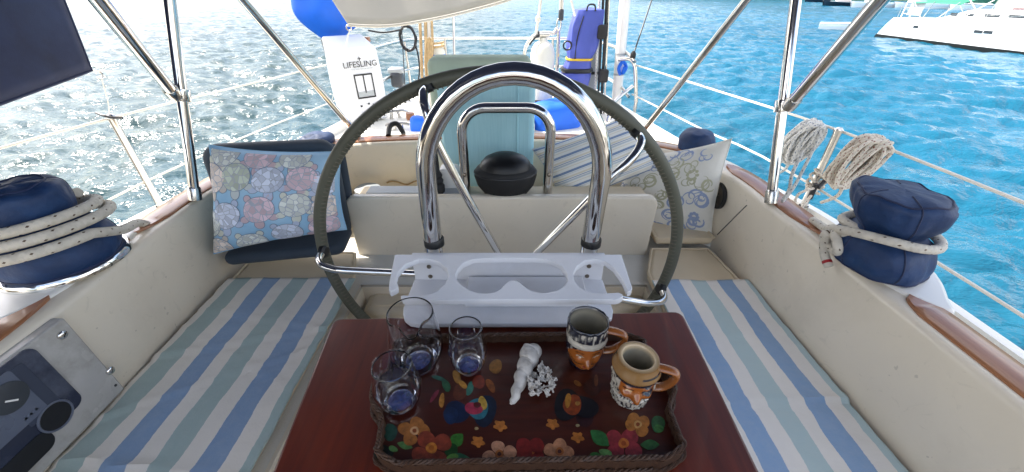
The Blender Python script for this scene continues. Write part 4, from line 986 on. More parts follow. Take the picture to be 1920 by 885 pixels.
q0, q1 = at(170, 132, X=-1.30), at(0, 195, X=-1.30)
slope = (q0.z - q1.z) / (q0.y - q1.y)
def cur(u, v):
    yb = -.5 + (q0.y + .5) * u; zb = q0.z + (yb - q0.y) * slope * (1 if yb > .6 else 1) if yb > .6 else q0.z + (.6 - q0.y) * slope
    ya = yb + .16 * u * v * 1.1; z = zb + (2.41 - zb) * v
    return (-1.30 - .05 * v + .018 * noise.noise(V((ya * 3, z * 2, 1))) * (.3 + v), ya, z)
o = MB().grid(cur, 70, 24).build('canvas', M['navy'], cz); s_ = o.modifiers.new('S', 'SOLIDIFY'); s_.thickness = .003
MB().tube([cur(k / 70, 0) for k in range(71)] + [cur(1, k / 24) for k in range(1, 25)], .0045, 8).build('hem', M['navy'], cz)
hk = q0
MB().tube(spline([hk + V((0, 0, 0)), hk + V((0, .02, -.004)), hk + V((0, .03, -.016)), hk + V((0, .022, -.026)), hk + V((0, .008, -.022))], 5), .003, 8).build('hook', M['steel'], cz)
st0, st1 = V((-1.47, 1.42, DZ)), V((-1.47, 1.42, 1.51))
tag(MB().tube(spline([hk + V((0, .02, -.026)), lerp(hk + V((0, .02, -.026)), st1, .5) + V((0, 0, -.01)), st1 + V((0, 0, .01))], 6), .0016, 6).build('tie_cord', M['line']), 'thin cord tying the side curtain hook to the stanchion head', 'cord')

# ------------------------------------------------------------------ stanchions and lifelines
def stanchion(label, x, y, top, r=.0125):
    t = thing('stanchion', label, 'stanchion', (x, y, DZ)); MB().tube([(x, y, DZ), (x, y, top)], r, 14).build('tube', M['steel'], t)
    MB().lathe([(.035, DZ), (.035, DZ + .006), (.02, DZ + .02), (.018, DZ + .06)], (x, y, 0), 18).build('base', M['steel'], t)
    MB().lathe([(r * 1.15, top - .01), (r * 1.15, top), (r * .6, top + .008), (.001, top + .009)], (x, y, 0), 14).build('cap', M['steel'], t); return t
stanchion('lone lifeline stanchion by the winch with the chrome ring, black tie at its head', -1.47, 1.42, 1.51)
t = tag(MB().tube(spline([st1 + V((-.045, 0, .012)), st1 + V((-.01, -.016, .008)), st1 + V((.012, -.014, .0)), st1 + V((.042, 0, -.006))], 5), .0045, 8).build('cable_tie', M['black']), 'black tie wrapped round the stanchion head', 'cable tie')
stanchion('lifeline stanchion standing between the two hanging rope coils', 1.22, 1.42, 1.46, .0135)
def line(label, pts, r=.0042, mat='line', n=4):
    return tag(MB().tube(spline(pts, n), r, 8).build('lifeline', M[mat]), label, 'lifeline')
line('upper lifeline running past the lone stanchion towards the white bag', [(-1.53, -1.5, 1.53), (-1.5, .5, 1.52), (-1.487, 1.42, 1.50), (-1.3, 2.3, 1.49), (-1.06, 3.15, 1.50)])
line('lower lifeline running past the lone stanchion towards the white bag', [(-1.52, -1.5, 1.25), (-1.487, 1.42, 1.245), (-1.21, 2.72, 1.26), (-1.08, 3.15, 1.28)])
line('upper lifeline that carries the two rope coils', [(1.32, -1.5, 1.45), (1.3, .5, 1.448), (1.238, 1.42, 1.452), (1.1, 2.2, 1.44), (.90, 3.0, 1.44)], .005)
line('lower lifeline passing behind the slumped navy winch cover', [(1.30, -1.5, 1.22), (1.238, 1.42, 1.222), (1.1, 2.2, 1.22), (.90, 3.0, 1.24)], .005)

# ------------------------------------------------------------------ rope coils
def coil(label, top, w_, h_, mat, seed, r=.0048, tilt=0, turns=17, tail=True):
    rg = random.Random(seed); pts = []; top = V(top); ax = V((.95, -.25, 0)).normalized(); dp = V((.25, .95, 0))
    for i in range(turns):
        wx = w_ * .5 * rg.uniform(.25, .95); hh = h_ * rg.uniform(.88, 1.02); ox = rg.uniform(-.2, .2) * w_; od = rg.uniform(-.030, .030); sw = rg.uniform(-.35, .35)
        for k in range(8):
            a = math.pi / 2 + 2 * math.pi * k / 8; x = wx * math.cos(a); z = -hh / 2 + hh / 2 * math.sin(a)
            pts.append(top + ax * (ox + x + (sw * .3 + tilt) * (z + hh / 2)) + dp * (od + .018 * math.sin(a * 1 + i)) + V((0, 0, z + rg.uniform(-.004, .004) + .006)))
    if tail: pts += [top + ax * (-.2 * w_) + V((0, -.03, -h_ * .75)), top + ax * (-.3 * w_) + V((0, -.03, -h_ * 1.1)), top + ax * (-.45 * w_) + V((0, 0, -h_ * 1.35))]
    t = tag(MB().tube(spline(pts, 5), r, 7).build('rope_coil', M[mat]), label, 'rope coil'); return t
c1 = at(1516, 232, Y=1.50); coil('blue-flecked white rope coil hung on the lifeline beside the bimini pole', c1, .12, .165, 'ropeb', 5, .0058, .25, 22)
c2 = at(1628, 262, Y=1.22); coil('red-flecked rope coil hung on the lifeline above the slumped winch cover', c2, .10, .175, 'roper', 8, .0058, .30, 22)
# tied line with a black clip low on the starboard stanchion
tl_ = thing('tied_line', 'red-flecked line knotted round the stanchion foot with a black clip', 'rope', (1.22, 1.42, 1.12))
rg = random.Random(2); pts = []
for k in range(34): a = k * 1.1; pts.append(V((1.22 + .024 * math.cos(a) * rg.uniform(.8, 1.6), 1.42 - .010 + .024 * math.sin(a), 1.275 - .0016 * k + .028 * math.sin(k * .6))))
for p in ((1500, 362), (1488, 385), (1478, 404)): pts.append(at(*p, Y=1.34))
pts += [at(1500, 392, Y=1.33), at(1525, 362, Y=1.37), at(1545, 345, Y=1.38), at(1585, 320, Y=1.30), at(1610, 305, Y=1.25)]
MB().tube(spline(pts, 5), .0052, 8).build('strand', M['roper'], tl_)
MB().tube([at(1518, 372, Y=1.37), at(1530, 345, Y=1.37)], .010, 10).build('clip', M['black'], tl_); MB().tube([at(1534, 352, Y=1.36), at(1549, 336, Y=1.38)], .007, 10).build('clip', M['black'], tl_)
# cord at the pole foot
tag(MB().tube(spline([rp0 + V((.03, .0, .16)), rp0 + V((.012, -.02, .10)), rp0 + V((.03, -.01, .05)), rp0 + V((.02, -.016, .012)), rp0 + V((.05, .0, .06)), rp0 + V((.075, .02, .20))], 6), .0045, 8).build('tail_rope', M['ropeb']), 'thin blue-flecked rope tail looped at the foot of the bimini pole', 'rope')

# ------------------------------------------------------------------ switch panel in the port coaming
PX_ = -.880
ip = thing('switch_panel', 'scuffed instrument panel with screws, dial and dark round port set in the coaming', 'panel', (-.885, .35, 1.13))
def pw(px, py, x): p = at(px, py, X=x); return p
plate = pm('panel_plate', 'b2b0ac', .25, var=.1, vs_=12, dirt='6d6350', dirtamt=.5, dscale=9)
m = MB(); m.box((-.895, .22, 1.245), (.024, .66, .222)); m.build('plate', plate, ip, bevel=.003)
face = pm('panel_face', '2b3040', .22, var=.15, vs_=10, dirt='8d94a6', dirtamt=.35, dscale=7); face2 = pm('panel_inset', '5d6474', .3, var=.1)
x1 = PX_ + .0005
def zq(zx, zy, x): return pw(zx / 3.104, 600 + zy / 3.104, x)
def yz(pts_, x, d, nm, mat, bevel=0, par=None): return MB().prism([V((x, p.y, p.z)) for p in pts_], (d, 0, 0)).build(nm, mat, par or ip, bevel=bevel)
P0 = zq(150, 165, x1); P1 = zq(545, 420, x1); P2 = zq(430, 520, x1)
yt, yb = P0.y + .005, P1.y
def rr_yz(y0, y1, z0, z1, r, x, d, nm, mat): return MB().prism([(x, y, z) for y, z in rrect(y0, y1, z0, z1, r)], (d, 0, 0)).build(nm, mat, ip, bevel=.0015)
top_r = zq(150, 165, x1); bot_r = zq(520, 440, x1)
rr_yz(-.05, (top_r.y + bot_r.y) / 2, bot_r.z, top_r.z, .018, PX_ - .003, .0045, 'gauge_fascia', face)
a, b = zq(120, 245, x1), zq(400, 440, x1); rr_yz(a.y - .055, a.y, b.z + .004, a.z, .004, PX_ + .0015, .0012, 'label_strip', pm('fascia_strip', '3c4252', .35))
a, b = zq(50, 325, x1), zq(205, 435, x1); rr_yz(a.y - .16, b.y, b.z - .035, a.z + .01, .006, PX_ + .0016, .0012, 'fascia_inset', face2)
def disc(px, py, r, nm, mat, x, h=.003, ring=None):
    p = pw(px, py, x); o = MB().lathe([(r, 0), (r, h * .7), (r * .95, h), (.001, h)], p, 36, Matrix.Rotation(math.pi / 2, 3, 'Y')).build(nm, mat, ip)
    if ring: MB().tube([p + V((h * .7, r * 1.05 * math.cos(a), r * 1.05 * math.sin(a))) for a in [2 * math.pi * k / 40 for k in range(40)]], ring, 8, closed=True).build('bezel', face2, o)
disc(16, 746, .028, 'dial', M['dgrey'], PX_ + .003)
pz_ = pw(16, 746, PX_ + .0062); m = MB(); m.box(pz_ + V((0, 0, -.008)), (.001, .003, .018), Matrix.Rotation(.8, 3, 'X')); m.build('pointer', M['white'], ip)
disc(104, 780, .0265, 'round_port', M['black'], PX_ + .0018, .0015, .0022)
s0 = zq(270, 660, x1); rr_yz(s0.y - .30, s0.y + .004, s0.z - .030, s0.z + .012, .019, PX_ + .0017, .0015, 'slot_port', M['black'])
for k in range(3): p = zq(150 + k * 30, 578 - k * 28, x1); MB().prism([(PX_ + .0018, p.y + dy, p.z + dz) for dy, dz in ((-.003, 0), (.003, 0), (0, .006))], (.001, 0, 0)).build('symbol', M['grey'], ip)
for px, py in ((115, 628), (205, 695)):
    p = pw(px, py, PX_ - .003); s_ = MB().lathe([(.0085, 0), (.0085, .004), (.006, .0065), (.001, .007)], p, 20, Matrix.Rotation(math.pi / 2, 3, 'Y')).build('screw', M['chrome'], ip)
    m = MB(); m.box(p + V((.0072, 0, 0)), (.0008, .009, .0016), Matrix.Rotation(.7, 3, 'X')); m.build('slot', M['black'], s_)
p = zq(672, 380, PX_ - .003); MB().lathe([(.0028, 0), (.0028, .0012), (.001, .0013)], p, 12, Matrix.Rotation(math.pi / 2, 3, 'Y')).build('screw_hole', M['black'], ip)
# ------------------------------------------------------------------ stern gear
pp = thing('stern_pulpit', 'tubular steel stern rail around the aft deck', 'rail', (XC, 3.9, DZ))
def rail(pts, r=.0125, nm='rail', mat='steel', n=5): return MB().tube(spline(pts, n), r, 10).build(nm, M[mat], pp)
ring = lambda z, o=.04: [(XC - hb(2.95) + o, 2.95, z - .05), (XC - hb(3.2) + o, 3.2, z), (XC - hb(3.9) + o + .02, 3.86, z), (XC - .5, 3.98, z), (XC + .5, 3.98, z), (XC + hb(3.9) - o - .02, 3.86, z), (XC + hb(3.2) - o, 3.2, z), (XC + hb(2.95) - o, 2.95, z - .05)]
rail(ring(1.52)); rail(ring(1.28), .011)
for x, y, z in ((XC - hb(3.2) + .04, 3.2, 1.52), (XC + hb(3.2) - .04, 3.2, 1.52), (XC - .5, 3.98, 1.52), (XC + .5, 3.98, 1.52), (XC - hb(3.8) + .05, 3.8, 1.52), (XC + hb(3.8) - .05, 3.8, 1.52)): rail([(x, y, DZ), (x, y, z)], .0125, 'upright')
# starboard gate hoop with its brace
rail([at(1193, 190, Y=3.0), at(1192, 150, Y=3.0), at(1190, 124, Y=3.0), at(1183, 112, Y=3.0), at(1172, 110, Y=3.02), at(1160, 112, Y=3.05)], .014, 'hoop')
g0 = at(1193, 190, Y=3.0); rail([(g0.x, 3.0, DZ), g0], .014, 'upright')
rail([at(1186, 162, Y=3.0), at(1158, 185, Y=2.9), at(1150, 193, Y=2.87)], .014, 'brace')
b0 = at(1150, 193, Y=2.87); rail([b0, (b0.x - .03, 2.84, DZ)], .014, 'brace')
# life sling bag on the port quarter
ls = thing('rescue_sling_bag', 'white rectangular rescue sling bag lettered in black on the stern rail', 'bag', (-1.13, 2.85, DZ))
n0, n1, n2 = V((-1.142, 2.74, 0)), V((-.925, 2.90, 0)), V((-1.262, 2.84, 0))
ex = (n1 - n0); ey = (n2 - n0); zb, zt = DZ + .01, 1.555
bag_w = pm('bag_vinyl', 'e4e6ea', .45, var=.04, bump=.15, bs=25, bd=.006)
def bag(a, b, z):
    q = n0 + ex * a + ey * b; bulge = .012 * math.sin(math.pi * (z - zb) / (zt - zb)); o = (ex * (a - .5) + ey * (b - .5)).normalized() * bulge
    return V((q.x + o.x, q.y + o.y, z))
m = MB(); out = [(0, 0), (.5, 0), (1, 0), (1, .5), (1, 1), (.5, 1), (0, 1), (0, .5)]
for zi in range(9):
    for a, b in out: m.v.append(bag(a, b, zb + (zt - zb) * zi / 8)[:])
for zi in range(8):
    for k in range(8): m.quad((zi * 8 + k, zi * 8 + (k + 1) % 8, zi * 8 + 8 + (k + 1) % 8, zi * 8 + 8 + k))
m.quad(range(8)); b = len(m.v)
# sloping lid
for a, bb in out: p = bag(a * 1.0, bb, zt); m.v.append((p.x, p.y, zt + .015 + .075 * bb))
for k in range(8): m.quad((64 + k, 64 + (k + 1) % 8, b + (k + 1) % 8, b + k))
m.quad([b + k for k in range(8)]); m.build('bag_body', bag_w, ls, bevel=.014, seg=3)
nf = V((ex.y, -ex.x, 0)).normalized(); exn = ex.normalized(); Wd = ex.length
def face_M(a, z): p = n0 + ex * a; p.z = z; p = p + nf * .0155; return Matrix((( exn.x, 0, nf.x, p.x), (exn.y, 0, nf.y, p.y), (0, 1, 0, p.z), (0, 0, 0, 1)))
text_obj('lettering', 'LIFESLING', face_M(.5, 1.475), .052, M['ink'], ls)
text_obj('lettering', 'OVERBOARD RESCUE SYSTEM', face_M(.5, 1.445), .012, M['grey'], ls)
def fbox(a0, a1, z0, z1, mat, nm='emblem'):
    m = MB(); c = n0 + ex * ((a0 + a1) / 2); c.z = (z0 + z1) / 2; Rm = face_M(0, 0).to_3x3(); m.box(c + nf * .0155, ((a1 - a0) * Wd, z1 - z0, .0012), Rm); m.build(nm, mat, ls)
for q in ((.28, .31, 1.26, 1.41), (.72, .75, 1.26, 1.41), (.28, .75, 1.405, 1.415), (.28, .75, 1.255, 1.265), (.5, .53, 1.29, 1.41)): fbox(*q, M['ink'])
fbox(.315, .715, 1.268, 1.30, M['grey'])
for k, (a, z) in enumerate(((.3, 1.2), (.5, 1.21), (.62, 1.2), (.72, 1.21))): fbox(a, a + .05, z, z + .012, M['ink'], 'small_print')
for k in range(4): fbox(.3, .72, 1.16 - k * .014, 1.163 - k * .014, M['grey'], 'small_print')
fbox(.46, .54, 1.508, 1.513, M['ink']); fbox(.49, .51, 1.498, 1.522, M['ink'])
# awning behind the cockpit
aw = thing('aft_awning', 'pale grey canvas awning with an eyelet corner above the stern deck', 'awning', at(655, 48, Y=2.2))
bp = spline([at(653, 47, Y=2.15), at(720, 49, Y=2.2), at(790, 40, Y=2.25), at(870, 23, Y=2.3), at(965, -4, Y=2.35), at(1060, -45, Y=2.4)], 10)
def awf(u, v):
    i = u * (len(bp) - 1); k = min(int(i), len(bp) - 2); p = lerp(bp[k], bp[k + 1], i - k); rip = .02 * math.sin(u * 22) * v
    return p + V((-.42 * v * (1 - u), .25 * v + rip, .62 * v - .05 * v * math.sin(math.pi * u)))
o = MB().grid(awf, 50, 16).build('canvas', M['awn'], aw); s_ = o.modifiers.new('S', 'SOLIDIFY'); s_.thickness = .003
MB().tube([awf(k / 50, 0) for k in range(51)], .007, 8).build('hem', M['awn'], aw)
e = awf(0, 0); MB().tube([e + V((.012 * math.cos(a), 0, -.012 + .012 * math.sin(a))) for a in [2 * math.pi * k / 16 for k in range(16)]], .0035, 6, closed=True).build('eyelet', M['steel'], aw)
tag(MB().tube([e + V((0, 0, -.024)), at(622, 190, Y=2.7)], .0022, 6).build('guy_line', M['line']), 'thin guy line from the awning eyelet down to the rail', 'line')
tag(MB().tube([(awf(.62, .5)), at(852, 105, Y=3.0), (at(852, 105, Y=3.0).x + .03, 3.05, DZ)], .008, 8).build('tent_pole', M['steel']), 'thin grey pole under the awning beside the rope-topped fender', 'pole')
# outboard under a blue cover
om = thing('outboard_motor', 'outboard motor under a bright blue canvas cover clamped on the rail', 'outboard motor', at(640, 75, Y=3.1))
cb = at(626, 2, Y=3.05)
def blob(u, v):
    a = 2 * math.pi * u; t = v; z = 1.565 + .50 * t; r = (.06 + .94 * math.sin(min(t * 3.2, math.pi / 2))) * (1 if t < .75 else math.sqrt(max(0, 1 - ((t - .75) / .25) ** 2)))
    d = 1 + .07 * noise.noise(V((math.cos(a) * 2, math.sin(a) * 2, t * 3))) + .025 * math.sin(a * 14) * (t < .1)
    return (cb.x + .25 * r * d * math.cos(a) - .06 * (1 - t) + .05 * max(0, math.cos(a)) * (1 - t), cb.y + .2 * r * d * math.sin(a), z + .05 * (1 - t) * max(0, math.cos(a)))
MB().grid(blob, 56, 26).build('cover', M['blue'], om)
lg = at(640, 80, Y=3.1); m = MB(); m.tube([(lg.x - .1, 3.1, 1.6), (lg.x - .1, 3.15, 1.1), (lg.x - .1, 3.17, .6)], .04, 12); m.build('leg', M['dgrey'], om)
m = MB(); m.box(at(672, 74, Y=3.12), (.16, .05, .035)); m.build('clamp_board', M['teak'], om, bevel=.004)
m = MB(); m.box(at(648, 80, Y=3.12), (.10, .05, .03)); m.build('clamp_board', M['teak'], om, bevel=.004)
MB().tube([at(684, 74, Y=3.1), at(687, 92, Y=3.1)], .008, 8).build('clamp_screw', M['steel'], om)
# black power cord coil on the rail
cc = at(765, 72, Y=3.35); rg = random.Random(6); pts = []
for i in range(7 * 14): a = 2 * math.pi * i / 14; pts.append(cc + V((.062 * math.cos(a) * rg.uniform(.88, 1.06), rg.uniform(-.02, .02), .088 * math.sin(a) * rg.uniform(.9, 1.05))))
pts += [cc + V((.05, 0, -.03)), at(785, 110, Y=3.35), at(786, 140, Y=3.35), at(780, 165, Y=3.35)]
tag(MB().tube(spline(pts, 3), .0065, 7).build('cord_coil', M['black']), 'coil of black cord hanging from the stern rail', 'cord')
tag(MB().tube(spline([at(690, 57, Y=3.2), at(720, 61, Y=3.25), at(755, 55, Y=3.33)], 6), .006, 7).build('cord', M['black']), 'black cord running from the blue cover to the cord coil', 'cord')
# standing lines and halyards aft
def vline(name, label, p0, p1, r, mat, cat='rope', ext=.9): 
    p0, p1 = V(p0), V(p1); q = p1 + (p1 - p0) * ext; return tag(MB().tube([p0, p1, q], r, 8).build(name, M[mat]), label, cat)
for k, (x0, x1, mt, r) in enumerate(((790, 786, 'tan', .011), (798, 797, 'tan', .012), (805, 803, 'line', .010), (813, 808, 'tan', .009))):
    b = at(x0, 178, Y=3.15); b2 = V((b.x, 3.15, DZ)); vline('mooring_line', ('tan line next to the black cord coil, first of the standing bundle', 'thick tan line in the middle of the standing bundle', 'pale line within the standing bundle of ropes', 'tan line of the standing bundle next to the fender')[k], b2, at(x1, 0, Y=3.15), r, mt)
for k in range(3): tag(MB().tube(spline([at(800 + 5 * k, 70, Y=3.1), at(797 + 4 * k, 110, Y=3.1), at(800 + 5 * k, 150, Y=3.1), at(804 + 3 * k, 110, Y=3.09), at(802 + 4 * k, 72, Y=3.1)], 6), .007, 7).build('rope_hank', M['tan']), 'tan rope hank hanging on the standing lines', 'rope', 'hanks on the standing lines')
vline('stay', 'thin wire stay passing the black cord coil', V((at(758, 170, Y=3.4).x, 3.4, DZ)), at(750, 0, Y=3.4), .004, 'dgrey', 'stay')
# fender with a rope collar
fc_ = at(821, 112, Y=3.2); fd = thing('fender', 'white and blue cylindrical fender with a rope collar', 'fender', (fc_.x, 3.2, DZ))
MB().lathe([(.02, DZ), (.055, DZ + .03), (.06, DZ + .06), (.06, 1.50), (.05, 1.54), (.02, 1.56), (.001, 1.562)], (fc_.x, 3.2, 0), 24).build('body', M['tank'], fd)
MB().lathe([(.0615, 1.42), (.0615, 1.49)], (fc_.x, 3.2, 0), 24, capb=False).build('band', M['blue'], fd)
MB().tube([(fc_.x + (.058 - .003 * (k % 2)) * math.cos(k * .5), 3.2 + .058 * math.sin(k * .5), 1.525 + .0018 * k) for k in range(26)], .008, 7).build('rope_collar', M['tan'], fd)
# grey engine unit low on the stern
eg = thing('kicker_engine', 'small grey engine block seen through the stern rail', 'engine', at(745, 165, Y=3.5))
p = at(745, 148, Y=3.5); m = MB(); m.box(p, (.10, .12, .13)); m.build('cowl', M['dgrey'], eg, bevel=.03, seg=3); m = MB(); m.box(p + V((0, 0, .07)), (.12, .1, .04)); m.build('lid', M['grey'], eg, bevel=.012); MB().tube([p + V((.03, 0, -.06)), (p.x + .03, 3.5, DZ)], .025, 10).build('leg', M['dgrey'], eg)
m = MB(); q = at(652, 0, Y=3.1); 
sb_ = at(818, 196, Y=2.6); 
tag(MB().lathe([(.03, 0), (.034, .01), (.03, .05), (.001, .052)], V((at(767, 200, Y=2.9).x, 2.9, DZ)), 16).build('wooden_plug', M['teak']), 'small wooden plug standing on the aft deck', 'plug')
def cloth_lump(name, label, c, sx, sy, sz, mat, seed, rot=0):
    def f(u, v):
        a = 2 * math.pi * u; t = math.pi * (v * .5); r = math.cos(t) ** .45 if v < 1 else 0; d = 1 + .10 * noise.noise(V((math.cos(a) * 1.6 + seed, math.sin(a) * 1.6, v * 2)))
        x, y = sx * abs(math.cos(a)) ** .6 * math.copysign(1, math.cos(a)) * r * d, sy * abs(math.sin(a)) ** .6 * math.copysign(1, math.sin(a)) * r * d
        return (c[0] + x * math.cos(rot) - y * math.sin(rot), c[1] + x * math.sin(rot) + y * math.cos(rot), c[2] + sz * math.sin(t) ** .7 * (1 + .08 * noise.noise(V((x * 9, y * 9, seed)))))
    return tag(MB().grid(f, 48, 18).build(name, M[mat], angle=70), label, 'bag')
q = at(1035, 238, Z=DZ); cloth_lump('folded_canvas', 'bright blue folded canvas lying beside the dive tank', (q.x + .02, q.y + .05, DZ), .19, .13, .17, 'blue', 3, .35)
q = at(780, 244, Z=DZ); cloth_lump('canvas_scrap', 'scrap of blue canvas on the aft deck beside the tall hoop', (q.x + .02, q.y + .02, DZ), .06, .05, .09, 'blue', 9)
# dive tank
q = at(1013, 214, Z=DZ); dt = thing('dive_tank', 'off-white dive tank with black boot and valve', 'dive tank', (q.x, q.y, DZ)); R_t = .088
MB().lathe([(R_t, DZ + .03), (R_t, 1.50), (R_t * .93, 1.54), (R_t * .7, 1.575), (.03, 1.595), (.022, 1.615), (.001, 1.616)], (q.x, q.y, 0), 32).build('cylinder', M['tank'], dt)
MB().lathe([(R_t + .006, DZ), (R_t + .006, DZ + .12), (R_t + .002, DZ + .125)], (q.x, q.y, 0), 32).build('boot', M['rubber'], dt)
MB().tube([(q.x - .03, q.y, 1.63), (q.x + .045, q.y, 1.63)], .015, 10).build('valve', M['steel'], dt); MB().lathe([(.02, -.012), (.022, 0), (.02, .012)], (q.x - .04, q.y, 1.635), 14, Matrix.Rotation(math.pi / 2, 3, 'Y'), capt=True).build('valve_knob', M['black'], dt)
MB().tube(spline([(q.x - .03, q.y - .02, 1.635), (q.x - .07, q.y - .04, 1.61), (q.x - .10, q.y - .05, 1.575)], 5), .008, 8).build('lever', M['black'], dt)
rk = thing('tank_rack', 'curved steel rack tube behind the dive tank', 'rack', (q.x, q.y + .12, DZ))
MB().tube(spline([(q.x - .13, q.y + .12, DZ), (q.x - .13, q.y + .12, 1.45), (q.x - .10, q.y + .12, 1.57), (q.x - .02, q.y + .12, 1.63), (q.x + .08, q.y + .12, 1.63), (q.x + .12, q.y + .12, 1.62), (q.x + .12, q.y + .12, DZ)], 8), .014, 10).build('tube', M['steel'], rk)
# tall violet-blue bag
q = at(1080, 212, Z=DZ); vb = thing('gear_bag', 'tall violet-blue zipped bag strapped upright with a yellow cord', 'bag', (q.x, q.y, DZ)); bz = 1.80
def vbag(u, v):
    a = 2 * math.pi * u; z = DZ + (bz - DZ) * v; k = 1 - .22 * math.exp(-((z - 1.47) / .05) ** 2) - .12 * max(0, v - .85) / .15 - .1 * math.exp(-((z - 1.4) / .03) ** 2)
    if v > .97: k *= math.sqrt(max(0, 1 - ((v - .97) / .03) ** 2)) * .6 + .4 if v < 1 else 0.01
    sq = lambda c: abs(c) ** .55 * math.copysign(1, c); d = 1 + .08 * noise.noise(V((math.cos(a) * 2, math.sin(a) * 2, v * 6))) + .03 * math.sin(a * 9 + v * 5)
    lean = .10 * (v - .3)
    return (q.x + .112 * k * d * sq(math.cos(a)) + lean - .04, q.y + .09 * k * d * sq(math.sin(a)), z)
MB().grid(vbag, 56, 44).build('body', M['purple'], vb)
for z, mt, w_ in ((1.475, 'yellow', .008), (1.40, 'black', .016)):
    v = (z - DZ) / (bz - DZ); MB().tube([V(vbag(k / 28, v)) + (V(vbag(k / 28, v)) - V((q.x + .1 * (v - .3) - .04, q.y, z))).normalized() * .004 for k in range(28)], w_, 7, closed=True).build('strap', M[mt], vb)
MB().tube(spline([V(vbag(.71, .55)) + V((0, -.006, 0)), V(vbag(.70, .75)) + V((0, -.006, 0)), V(vbag(.72, .93)) + V((0, -.006, 0))], 6), .004, 6).build('zip', M['black'], vb)
p = V(vbag(.62, .68)); MB().tube([p + V((-.02 + .028 * math.cos(a), -.01, .028 * math.sin(a))) for a in [2 * math.pi * k / 16 for k in range(16)]], .006, 6, closed=True).build('ring', M['black'], vb)
p = V(vbag(.75, .97)); MB().tube(spline([p + V((-.03, 0, 0)), p + V((-.02, 0, .035)), p + V((.02, 0, .035)), p + V((.03, 0, 0))], 5), .006, 7).build('handle', M['black'], vb)
# grey case and rods behind the bag
q2 = at(1108, 168, Y=3.15); gc = thing('grey_case', 'slim grey plastic case standing behind the violet bag', 'case', (q2.x, 3.2, DZ))
m = MB(); m.box((q2.x - .005, 3.2, (DZ + 1.66) / 2), (.11, .07, 1.66 - DZ)); m.build('shell', M['grey'], gc, bevel=.012, seg=3)
for z in (1.52, 1.44): 
    m = MB(); m.box((q2.x - .005, 3.163, z), (.095, .006, .03)); m.build('ridge', M['grey'], gc, bevel=.002)
m = MB(); m.box((q2.x - .005, 3.162, 1.36), (.118, .012, .02)); m.build('strap', M['black'], gc)
for k, (xa, xb, mt, r, ch_) in enumerate(((1124, 1131, 'black', .009, 'black rod nearest the grey case'), (1131, 1138, 'black', .011, 'thick black rod between the case and the white pole'), (1137, 1142, 'steel', .007, 'steel rod leaning beside the white pole'), (1118, 1124, 'ropeb', .009, 'blue rope hanging down by the grey case'))):
    b = at(xa, 178, Y=3.05); vline('fishing_rod' if k < 3 else 'hanging_rope', ch_, V((b.x, 3.05, DZ)), at(xb, 0, Y=3.05), r, mt, 'rod' if k < 3 else 'rope', .3)
for px, py in ((1131, 142), (1129, 60)): m = MB(); m.box(at(px, py, Y=3.0), (.07, .06, .09)); tag(m.build('rod_clamp', M['rubber'], bevel=.015), 'black clamp holding the rods %s' % ('near their butts' if py > 100 else 'higher up'), 'clamp')
# white pole at the stern
p0_, p1_ = at(1156, 186, Y=3.12), at(1172, 0, Y=3.12); wp_ = thing('mast_pole', 'white painted pole rising from the aft deck next to the gate hoop', 'pole', (p0_.x, 3.12, DZ))
q_ = p0_ + (p1_ - p0_) * ((DZ - p0_.z) / (p1_.z - p0_.z)); MB().tube([q_, p1_, p1_ + (p1_ - p0_) * 1.5], .037, 20).build('tube', M['white'], wp_)
for z in (1.36, 1.5): pz = p0_ + (p1_ - p0_) * ((z - p0_.z) / (p1_.z - p0_.z)); MB().lathe([(.039, -.006), (.039, .006)], pz, 20, capt=True).build('band', M['grey'], wp_)
tag(MB().tube(spline([at(1163, 140, Y=3.07), at(1160, 128, Y=3.06), at(1168, 116, Y=3.06), at(1174, 126, Y=3.07), at(1168, 137, Y=3.06), at(1172, 125, Y=3.05)], 5), .012, 8).build('blue_tie', M['blue']), 'blue cloth tie knotted on the white pole', 'tie')
e0, e1 = at(1187, 104, Y=3.0), at(1222, 0, Y=3.3); bl = thing('backstay', 'black backstay line running up from the gate hoop', 'stay', e0); MB().tube([e0, e1, e1 + (e1 - e0) * 2], .0055, 8).build('line', M['black'], bl); MB().lathe([(.014, -.03), (.02, -.01), (.02, .012), (.008, .03)], e0, 12, capt=True).build('ferrule', M['rubber'], bl)
# hanging lines and blocks in the middle
hl = thing('hanging_line', 'short white line with a knot hanging above the dive tank', 'rope', at(1008, 64, Y=2.8)); MB().tube(spline([at(1017, -60, Y=2.8), at(1014, 0, Y=2.8), at(1009, 38, Y=2.8), at(1005, 64, Y=2.8)], 6), .0085, 8).build('strand', M['line'], hl); MB().lathe([(.008, -.02), (.017, -.01), (.017, .01), (.008, .02)], at(1009, 36, Y=2.8), 12, capt=True).build('knot', M['line'], hl)
tk_ = thing('block_and_tackle', 'rope tackle with a steel shackle hanging above the violet bag', 'tackle', at(1048, 58, Y=2.95))
for x0, x1 in ((1052, 1050), (1056, 1054), (1062, 1078)): MB().tube([at(x0, -40, Y=2.95), at(x1, 30, Y=2.95)], .007, 8).build('strand', M['line'], tk_)
m = MB(); m.box(at(1052, 28, Y=2.95), (.035, .025, .07)); m.build('block', M['dgrey'], tk_, bevel=.01)
sc_ = at(1048, 46, Y=2.95); MB().tube([sc_ + V((.014 * math.cos(a), 0, .035 * math.sin(a))) for a in [2 * math.pi * k / 16 for k in range(16)]], .005, 7, closed=True).build('shackle', M['steel'], tk_)

